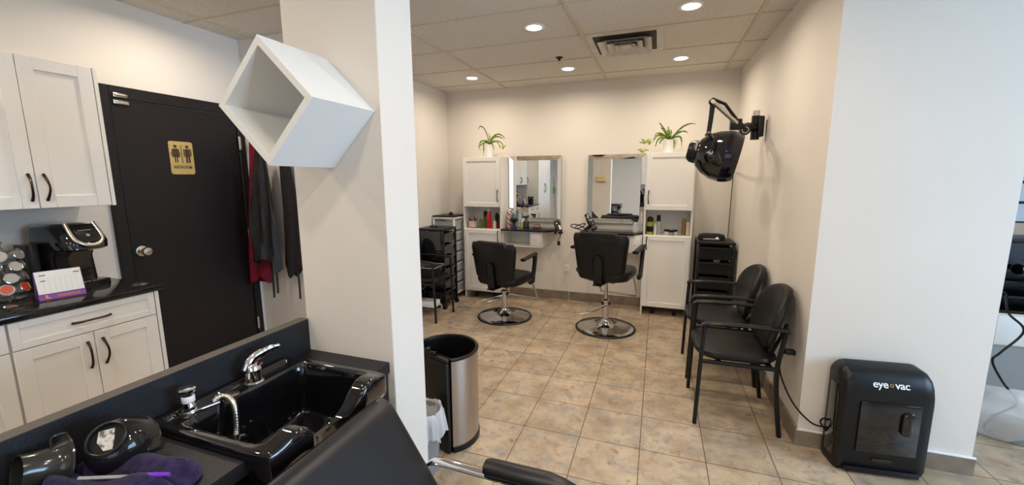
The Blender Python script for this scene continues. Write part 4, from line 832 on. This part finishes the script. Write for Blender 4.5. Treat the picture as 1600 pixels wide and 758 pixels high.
def bowl_mesh():
    # local: x from 0 (wall side) to .47 (neck side), y -.235..+.235 ; z = 0 is the rim height
    nx, ny = 120, 110; LX, LY = .460, .47; t_ = bmesh.new(); grid = []
    def outline(u, v):
        # rounded corners by squeezing; concave neck recess on the +x edge
        x = u * LX; y = (v - .5) * LY
        rc = .055
        return x, y
    def height(x, y):
        ax, ay = x, LY / 2 - abs(y); bx = LX - x
        nd = math.exp(-((y + .0) / .085) ** 4)            # neck dip zone
        rim_s = .034; d_side = ay; d_back = ax; 
        z = 0.0
        basin_in = smst(.028, .075, d_side) * smst(.098, .135, ax) * smst(.050 - .0 * nd, .125 - .045 * nd, bx)
        bot = -.185 + .035 * smst(.10, .4, x) * 0 + .03 * (abs(y) / .235) ** 2
        deck = smst(.020, .034, ax) * smst(.022, .040, d_side) * (1 - smst(.088, .100, ax))
        z = -.016 * deck
        z -= .085 * nd * (1 - smst(.055, .135, bx)) * (1 - basin_in)
        # fat horns either side of the neck rest
        horn = math.exp(-((abs(y) - .145) / .05) ** 2) * (1 - smst(.05, .12, bx))
        z += .018 * horn
        z = z * (1 - basin_in) + bot * basin_in
        e = min(ax, ay, bx)
        if e < .016: z -= .016 * (1 - math.sqrt(max(0, 1 - (1 - e / .016) ** 2)))
        return z
    def warp(x, y):
        # round the corners in plan and recess the neck
        hx = LX / 2; cx = x - hx; rc = .06
        qx, qy = abs(cx) / hx, abs(y) / (LY / 2)
        k = (qx * qy) ** 6 * .045
        X = hx + cx * (1 - k / max(.2, qx) * qx); Yy = y * (1 - k)
        X -= .045 * math.exp(-(y / .075) ** 4) * smst(LX - .14, LX, x)
        return X, Yy
    for i in range(nx + 1):
        row = []
        for j in range(ny + 1):
            u, v = i / nx, j / ny
            # denser near edges
            uu = .5 - .5 * math.cos(PI * u) * .55 - (.5 - u) * 0 ; uu = u * .6 + (.5 - .5 * math.cos(PI * u)) * .4; vv = v * .6 + (.5 - .5 * math.cos(PI * v)) * .4
            x, y = uu * LX, (vv - .5) * LY; X, Yy = warp(x, y); row.append(t_.verts.new((X, Yy, height(x, y))))
        grid.append(row)
    for i in range(nx):
        for j in range(ny): t_.faces.new((grid[i][j], grid[i + 1][j], grid[i + 1][j + 1], grid[i][j + 1]))
    bd = [grid[i][0] for i in range(nx + 1)] + [grid[nx][j] for j in range(1, ny + 1)] + [grid[i][ny] for i in range(nx - 1, -1, -1)] + [grid[0][j] for j in range(ny - 1, 0, -1)]
    prev = bd; c = Vector((LX / 2, 0, 0))
    for s_, z in ((1.0, -.045), (.985, -.062), (.95, -.075), (.86, -.12), (.74, -.20), (.45, -.225)):
        ring = []
        for q in bd:
            vx = c.x + (q.co.x - c.x) * s_; vy = q.co.y * s_; zz = min(z, q.co.z - .002) if z > -.10 else z
            if z > -.07: zz = max(q.co.z, -.022) + (z if q.co.x > .385 else max(z, -.0035))
            elif q.co.x < .385 and z > -.08: zz = -.045; vx = c.x + (q.co.x - c.x) * .86; vy = q.co.y * .86
            ring.append(t_.verts.new((vx, vy, max(zz, -.23))))
        n = len(bd)
        for k in range(n): t_.faces.new((prev[k], ring[k], ring[(k + 1) % n], prev[(k + 1) % n]))
        prev = ring
    t_.faces.new(prev); bmesh.ops.recalc_face_normals(t_, faces=t_.faces); m = MB(); m.bm = t_; return m
def shampoo_bowl(label, loc):
    t = thing('shampoo_bowl', label, 'sink', loc, 0, 'black shampoo bowls'); dz = -.016
    bowl_mesh().build('basin', M['bowl_black'], t, angle=75)
    f = MB(); f.lathe([(0, 0), (.030, 0), (.031, .006), (.026, .010), (.025, .040), (.0265, .044), (.0265, .050), (.022, .062), (0, .066)], (.052, .052, dz), 28); f.build('faucet_body', M['chrome'], t)
    f = MB(); f.tube(smooth_path([(.046, .040, dz + .048), (.050, .056, dz + .078), (.060, .085, dz + .092), (.072, .115, dz + .100), (.080, .138, dz + .100)], 5), [.022] * 5 + [.019] * 6 + [.014] * 5 + [.010] * 4 + [.006], 14, flat=.62); f.build('faucet_lever', M['chrome'], t)
    MB().sphere((.074, .068, dz + .064), .004).build('hot_mark', M['red'], t)
    MB().lathe([(0, 0), (.021, 0), (.021, .003), (.016, .006), (0, .006)], (.058, -.030, dz), 24).build('hole_cover', M['nickel'], t)
    f = MB(); f.prism([(x, y) for x, y in [(.052 + .024 * math.cos(a), -.150 + .024 * math.sin(a)) for a in [PI * (1.0 + .12) + PI * k / 8 for k in range(9)]] + [(.080 + .015 * math.cos(a), -.088 + .015 * math.sin(a)) for a in [PI * .12 + PI * k / 8 for k in range(9)]]], dz, dz + .016, 'XY', .003); f.build('hose_plate', M['chrome'], t)
    f = MB(); f.lathe([(0, .016), (.018, .016), (.018, .030), (.015, .036), (.015, .062), (.020, .068), (.022, .074), (.022, .080), (.018, .084), (0, .085)], (.050, -.148, dz), 26); f.build('vacuum_breaker', M['chrome'], t)
    MB().lathe([(.0153, .040), (.0160, .041), (.0160, .058), (.0153, .059)], (.050, -.148, dz), 26).build('label_band', M['paper'], t)
    f = MB(); f.tube([(.084 + .014 * math.cos(a), -.086, dz + .026 + .014 * math.sin(a)) for a in [2 * PI * k / 16 for k in range(16)]], .0035, 8, loop=True); f.build('hose_ring', M['chrome'], t)
    P = smooth_path([(.080, -.098, dz + .020), (.092, -.086, dz + .030), (.112, -.078, dz + .028), (.134, -.078, dz + .006), (.146, -.086, dz - .045), (.152, -.094, dz - .075)], 16)
    f = MB(); f.tube(P, [.0078 + .0005 * math.sin(k * 2.4) for k in range(len(P))], 12); f.build('spray_hose', M['nickel'], t)
    f = MB(); f.tube([(.152, -.094, dz - .074), (.158, -.102, dz - .105)], [.0105, .0085], 14); f.build('spray_head', M['chrome'], t)
    MB().lathe([(0, -.1845), (.032, -.1845), (.034, -.182), (.028, -.180), (0, -.181)], (.26, 0, 0), 24).build('drain', M['nickel'], t)
    return t
BOWL = shampoo_bowl('gloss black shampoo bowl with chrome faucet in the foreground', (-1.318 + .018, .872, .866))
dup(BOWL, (-1.300, -.73, .866), label='second gloss black shampoo bowl, seen only in the mirror')
tag(MB().lathe(bot(.030, 0, .15, .012, .19), seg=18).build('red_bottle', M['red']), 'red bottle standing by the second shampoo bowl', 'bottle').location = (-1.10, -.42, CT + .0005)

# shampoo chair (faces +x)
t = thing('shampoo_chair', 'black padded shampoo chair leaning against the bowl', 'chair', (-.50, .785, 0))
def chair_back():
    m = MB(); rows = []
    n = 22
    top, bot_ = Vector((-.312, 0, .832)), Vector((-.035, 0, .40)); ax = (bot_ - top); nrm = Vector((ax.z, 0, -ax.x)).normalized()
    if nrm.x < 0: nrm = -nrm
    for k in range(n + 1):
        u = k / n; c = top + ax * u; hw = .232 - .10 * 0; th = .036 * (1 - .55 * max(0, (.10 - u) / .10) ** 2)
        hw = .240 * (1 - .07 * max(0, (.12 - u) / .12) ** 2)
        row = []
        for j in range(36):
            a = 2 * PI * j / 36; ca, sa = math.cos(a), math.sin(a)
            Yv = hw * (abs(ca) ** .28) * (1 if ca >= 0 else -1); N_ = th * (abs(sa) ** .55) * (1 if sa >= 0 else -1)
            row.append(c + Vector((0, Yv, 0)) + nrm * N_)
        rows.append(row)
    return m.rings(rows)
chair_back().build('backrest', M['vinyl_sh'], t, angle=60)
MB().rings([[(x + .27, y, z) for x, y in rrect(w_, d_, .08, 7)] for w_, d_, z in ((.44, .44, .34), (.50, .49, .36), (.51, .50, .41), (.50, .49, .45), (.44, .43, .465))]).build('seat', M['vinyl_sh'], t)
for sy in (-1, 1):
    yy = sy * .262
    a = MB(); a.tube(smooth_path([(-.175, yy, .50), (-.180, yy, .57), (-.155, yy, .612), (-.11, yy, .624), (.02, yy, .621), (.10, yy, .619), (.30, yy, .612), (.36, yy, .57), (.37, yy, .40)], 6), .020, 14, flat=.35, up=(0, 0, 1)).build('arm_frame', M['chrome'], t)
    MB().rings([[(x, yy + .029 * s * math.cos(q_), .647 + .023 * s * math.sin(q_) - .45 * max(0, x - .24) ** 1.3) for q_ in [2 * PI * j / 16 for j in range(16)]] for x, s in ((.033, .45), (.038, .85), (.052, 1), (.16, 1), (.24, 1), (.28, .97), (.315, .85), (.33, .4))]).build('arm_pad', M['vinyl_sh'], t)
MB().box(.10, .44, -.20, .20, .31, .339, .01).build('seat_frame', M['black_metal'], t)
MB().lathe([(0, .003), (.27, .003), (.28, .012), (.10, .04), (.05, .08), (.045, .31), (0, .31)], (.27, 0, 0), 40).build('base', M['chrome'], t)

# items on the counter at lower left
t = thing('tint_bowl', 'black plastic tint bowl upside down with a pouring spout', 'bowl', (-1.175, .522, .908)); t.scale = (.93, .93, .93); t.rotation_euler = (math.radians(24), math.radians(38), math.radians(-20))
MB().lathe([(.072, -.035), (.076, -.036), (.077, -.031), (.072, -.025), (.066, .005), (.052, .030), (.036, .042), (0, .043), (0, .040), (.034, .039), (.050, .027), (.063, .003), (.070, -.026)], seg=40).build('shell', M['smoke_dk'], t)
MB().lathe([(.036, .042), (.040, .0425), (.042, .052), (.038, .054), (.036, .053), (.035, .0435)], seg=40).build('foot_ring', M['black_pl'], t)
MB().prism([(-.030, -.012), (-.004, -.020), (.024, -.012), (.030, .004), (.008, .012), (-.020, .018)], .0435, .0450, 'XY').build('torn_label', M['label_tape'], t)
MB().rings([[(x, y, -.030), (x * .98, y * .9, -.012), (x * .96, -y * .9, -.012), (x, -y, -.030)] for x, y in ((.064, .022), (.078, .016), (.092, .007))]).build('spout', M['tint_grey'], t, Mx=Matrix.Rotation(math.radians(55), 4, 'Z'))
t = thing('tint_bowl', 'smoky grey tint bowl lying on its side at the left edge', 'bowl', (-1.250, .425, CT + .058)); t.scale = (.72, .72, .72); t.rotation_mode = 'QUATERNION'; t.rotation_quaternion = Vector((-.12, -.95, .26)).to_track_quat('Z', 'Y')
MB().lathe([(.078, -.045), (.082, -.044), (.080, -.040), (.066, -.034), (.054, -.015), (.050, .030), (.052, .055), (.049, .055), (.047, .030), (.051, -.013), (.063, -.031), (.075, -.041)], seg=40).build('shell', M['tint_grey'], t)
MB().lathe([(0, .018), (.0465, .018), (.0465, .021), (0, .021)], seg=40).build('bowl_floor', M['smoke_dk'], t)
MB().tube(smooth_path([(.0, .052, -.01), (.0, .085, -.005), (.0, .092, -.035), (.0, .075, -.042)], 5), .003, 8).build('finger_loop', M['tint_grey'], t)
# folded towel
def towel():
    m = MB(); nx, ny = 60, 50; rnd = random.Random(3); g_ = []
    def hz(u, v):
        e = min(u, 1 - u, v, 1 - v); return .030 * min(1, e / .10) ** .5 + .010 * math.sin(u * 9 + v * 4) * min(1, e / .1) + .008 * math.sin(v * 14 - u * 5) * min(1, e / .1) - .014 * math.exp(-((v - .45 - .15 * u) / .035) ** 2) + .012 * math.exp(-((u - .8) / .12) ** 2)
    up = [[None] * (ny + 1) for _ in range(nx + 1)]
    t_ = bmesh.new(); top = []; bt = []
    for i in range(nx + 1):
        a, b = [], []
        for j in range(ny + 1):
            u, v = i / nx, j / ny; cu, cv = u * 2 - 1, v * 2 - 1
            x = cu * math.sqrt(1 - cv * cv * .28) * (1 + .03 * math.sin(v * 9)); y = cv * math.sqrt(1 - cu * cu * .28) * (1 + .03 * math.sin(u * 8))
            a.append(t_.verts.new((x * .155, y * .085, .004 + hz(u, v)))); b.append(t_.verts.new((x * .150, y * .082, 0)))
        top.append(a); bt.append(b)
    for i in range(nx):
        for j in range(ny): t_.faces.new((top[i][j], top[i + 1][j], top[i + 1][j + 1], top[i][j + 1])); t_.faces.new((bt[i][j], bt[i][j + 1], bt[i + 1][j + 1], bt[i + 1][j]))
    for i in range(nx):
        t_.faces.new((top[i][0], bt[i][0], bt[i + 1][0], top[i + 1][0])); t_.faces.new((top[i][ny], top[i + 1][ny], bt[i + 1][ny], bt[i][ny]))
    for j in range(ny):
        t_.faces.new((top[0][j], top[0][j + 1], bt[0][j + 1], bt[0][j])); t_.faces.new((top[nx][j], bt[nx][j], bt[nx][j + 1], top[nx][j + 1]))
    bmesh.ops.recalc_face_normals(t_, faces=t_.faces); m.bm = t_; return m
o = towel().build('hand_towel', M['towel'], None, angle=80); tag(o, 'folded purple terry towel on the counter under the tint bowls', 'towel'); o.location = (-1.100, .485, CT + .001); o.rotation_euler = (0, 0, math.radians(8))
t = thing('tint_brush', 'violet-handled clear stick lying on the purple towel', 'brush', (-1.045, .475, CT + .052), 20)
MB().tube([(-.11, 0, -.004), (.02, 0, .0)], .0035, 8).build('clear_rod', M['clear'], t); MB().tube([(.005, 0, .0), (.05, 0, .002), (.085, 0, .003)], [.005, .0055, .004], 10).build('handle', M['violet'], t)

# diamond shelf on the column
t = thing('diamond_shelf', 'white cube shelf turned on its corner on the column', 'shelf', (-1.117, 1.2195, 1.752))
S_ = .2655; T_ = .021; q = MB(); D_ = .272
SI = S_ / 2 - T_
def dsq(h, y): return [(0, y, h * math.sqrt(2)), (h * math.sqrt(2), y, 0), (0, y, -h * math.sqrt(2)), (-h * math.sqrt(2), y, 0)]
q.rings([dsq(S_ / 2 - .001, -D_), dsq(S_ / 2, -D_ + .001), dsq(S_ / 2, -.0005), dsq(SI, -.0005), dsq(SI, -D_ + .0008), dsq(SI + .0008, -D_)], loop=True)
q.box(-SI + .0005, SI - .0005, -.008, -.001, -SI + .0005, SI - .0005, Mx=rot('Y', 45))
q.build('shelf_box', M['white'], t)
t = thing('paper_holder', 'yellow wooden holder on the back of the column', 'holder', (-1.10, 1.431, 1.50))
MB().box(-.11, .11, .0, .045, -.045, .055, .02, 3).build('holder_body', M['yellow'], t); MB().cyl((-.09, .05, -.02), (.09, .05, -.02), .018).build('roll', M['cream'], t)

# coats on the rail
def garment(name, label, cat, m, x0, zt, zb, wt, wb, y, folds, amp, seed, tails=(), straps=()):
    t = thing(name, label, cat, (x0, YA, 0)); g_ = MB(); rnd = random.Random(seed); n = 40; K = 26; rr = []
    for k in range(K + 1):
        u = k / K; z = zt + (zb - zt) * u; w_ = wt + (wb - wt) * min(1, u * 1.5) ** .8; sh = .02 * math.sin(u * 4 + seed)
        row = []
        for j in range(n):
            a = 2 * PI * j / n; s1 = math.cos(a); X = w_ * s1 + sh
            dep = (.016 + .018 * u) * math.sin(a) * (1 - abs(s1) ** 4 * .5); fo = amp * u * math.sin(s1 * folds + seed + u * 1.5) + .4 * amp * u * math.sin(s1 * folds * 2.3 + u * 7)
            zz = z + (.05 * math.sin(s1 * 3 + seed) + .02 * math.sin(s1 * 7)) * u
            row.append((X, -y + dep + fo, zz))
        rr.append(row)
    g_.rings(rr).build('fabric', m, t, angle=70)
    for tx, tz in tails:
        MB().tube([(tx, -y - .01, zb + .08), (tx + .01, -y - .012, (zb + tz) / 2), (tx + .004, -y - .01, tz)], .010, 8, flat=.25).build('tie_strap', m, t)
    return t
garment('red_apron', 'dark red apron hanging behind the black cape by the door', 'apron', M['red_cloth'], -3.090, 1.88, .70, .018, .110, .105, 5, .020, 1)
garment('black_cape', 'black salon cape hanging in folds beside the black door', 'cape', M['black_cloth'], -2.930, 1.84, .86, .020, .150, .175, 9, .036, 2, tails=((.03, .58), (.075, .62)))
garment('charcoal_apron', 'charcoal apron hanging nearest the column', 'apron', M['apron'], -2.765, 1.84, .80, .03, .100, .085, 4, .010, 5, tails=((.04, .56),))
t = thing('coat_rail', 'white wooden coat rail with metal hooks, mostly hidden by the shelf', 'coat rail', (-2.95, YA - .001, 1.78)); MB().box(-.27, .25, -.018, 0, -.04, .04, .003).build('board', M['white'], t)
for x in (-.16, -.03, .17): MB().tube(smooth_path([(x, -.018, .01), (x, -.06, .0), (x, -.085, .015), (x, -.09, .04)], 4), .005, 8).build('hook', M['nickel'], t)

# ---------------- side room seen past the right pillar ----------------
t = thing('side_cabinet', 'cream low cabinet in the side room at the right edge', 'cabinet', (2.15, 3.55, 0))
MB().box(0, 1.0, 0, .40, .40, .62).build('body', M['cream'], t); MB().box(.015, .49, -.018, -.0005, .41, .61, .003).build('door', M['white_cab'], t); MB().box(.51, .985, -.018, -.0005, .41, .61, .003).build('door', M['white_cab'], t); MB().box(.02, .98, .01, .39, 0, .3995).build('plinth', M['desk_grey'], t)
t = thing('equipment_rack', 'black open rack of hair tools on the cream side cabinet', 'rack', (2.16, 3.56, .6205)); q = MB()
for z in (0, .10, .20, .47): q.box(0, .9, 0, .36, z, z + .018, .003)
for x in (0, .88): q.box(x, x + .02, 0, .36, 0, .488)
q.box(0, .9, .345, .36, 0, .488); q.build('rack_frame', M['black_pl'], t)
t = thing('folded_hose', 'blue hose hanging over the black rack', 'hose', (2.25, 3.50, .85)); MB().tube(smooth_path([(-.03, 0, .14), (.02, 0, .16), (.05, 0, .10), (.05, 0, 0), (.055, 0, -.02)], 6), .016, 10).build('hose_body', M['blue_hose'], t)
t = thing('hair_dryer', 'black hair dryer lying on the lower shelf of the side rack', 'hair dryer', (2.38, 3.72, .90)); t.rotation_euler = (math.radians(90), 0, math.radians(30))
for ch in [c_ for c_ in COL.objects if c_.parent and c_.parent.name == 'hair_dryer']: c2 = ch.copy(); COL.objects.link(c2); c2.parent = t
t = thing('power_cord', 'black cord hanging in loose curves at the right edge', 'cord', (1.92, 3.10, 0))
MB().tube(smooth_path([(.22, .38, .78), (.12, .2, .80), (.02, .0, .74), (.10, .0, .64), (.02, 0, .50), (-.01, 0, .44), (.05, 0, .32), (.13, 0, .20), (.04, -.02, .12), (-.02, -.04, .04), (.03, -.06, .012), (.12, -.1, .008), (.25, -.1, .006)], 8), .006, 8).build('cable', M['black_pl'], t)
def crumple(name, label, loc, r, sc, m, seed):
    t_ = bmesh.new(); bmesh.ops.create_icosphere(t_, subdivisions=4, radius=1); rnd = random.Random(seed); dirs = [Vector((rnd.gauss(0, 1), rnd.gauss(0, 1), rnd.gauss(0, 1))).normalized() for _ in range(26)]
    for v_ in t_.verts:
        d = max(v_.co.dot(k) * (1 + .15 * ((i * 7) % 5) / 5) for i, k in enumerate(dirs)); v_.co = v_.co * (1.0 / d) * .9
        v_.co = Vector((v_.co.x * sc[0], v_.co.y * sc[1], v_.co.z * sc[2])) * r
    zm = min(v_.co.z for v_ in t_.verts)
    for v_ in t_.verts: v_.co.z = max(v_.co.z, zm * .75) - zm * .75 + .001
    q = MB(); q.bm = t_; o = q.build(name, m, angle=60); o.location = loc; return tag(o, label, 'bag')
crumple('plastic_bag', 'crumpled translucent plastic bag on the floor behind the right pillar', (2.03, 3.08, 0), .2, (1.1, .9, .80), M['bag_grey'], 4)
t = thing('tape_roll', 'round grey roll inside the plastic bag', 'roll', (2.02, 3.05, .002)); MB().lathe([(.03, 0), (.085, 0), (.09, .006), (.09, .10), (.085, .105), (.03, .105)], seg=30).build('roll_body', M['grey_pl'], t)
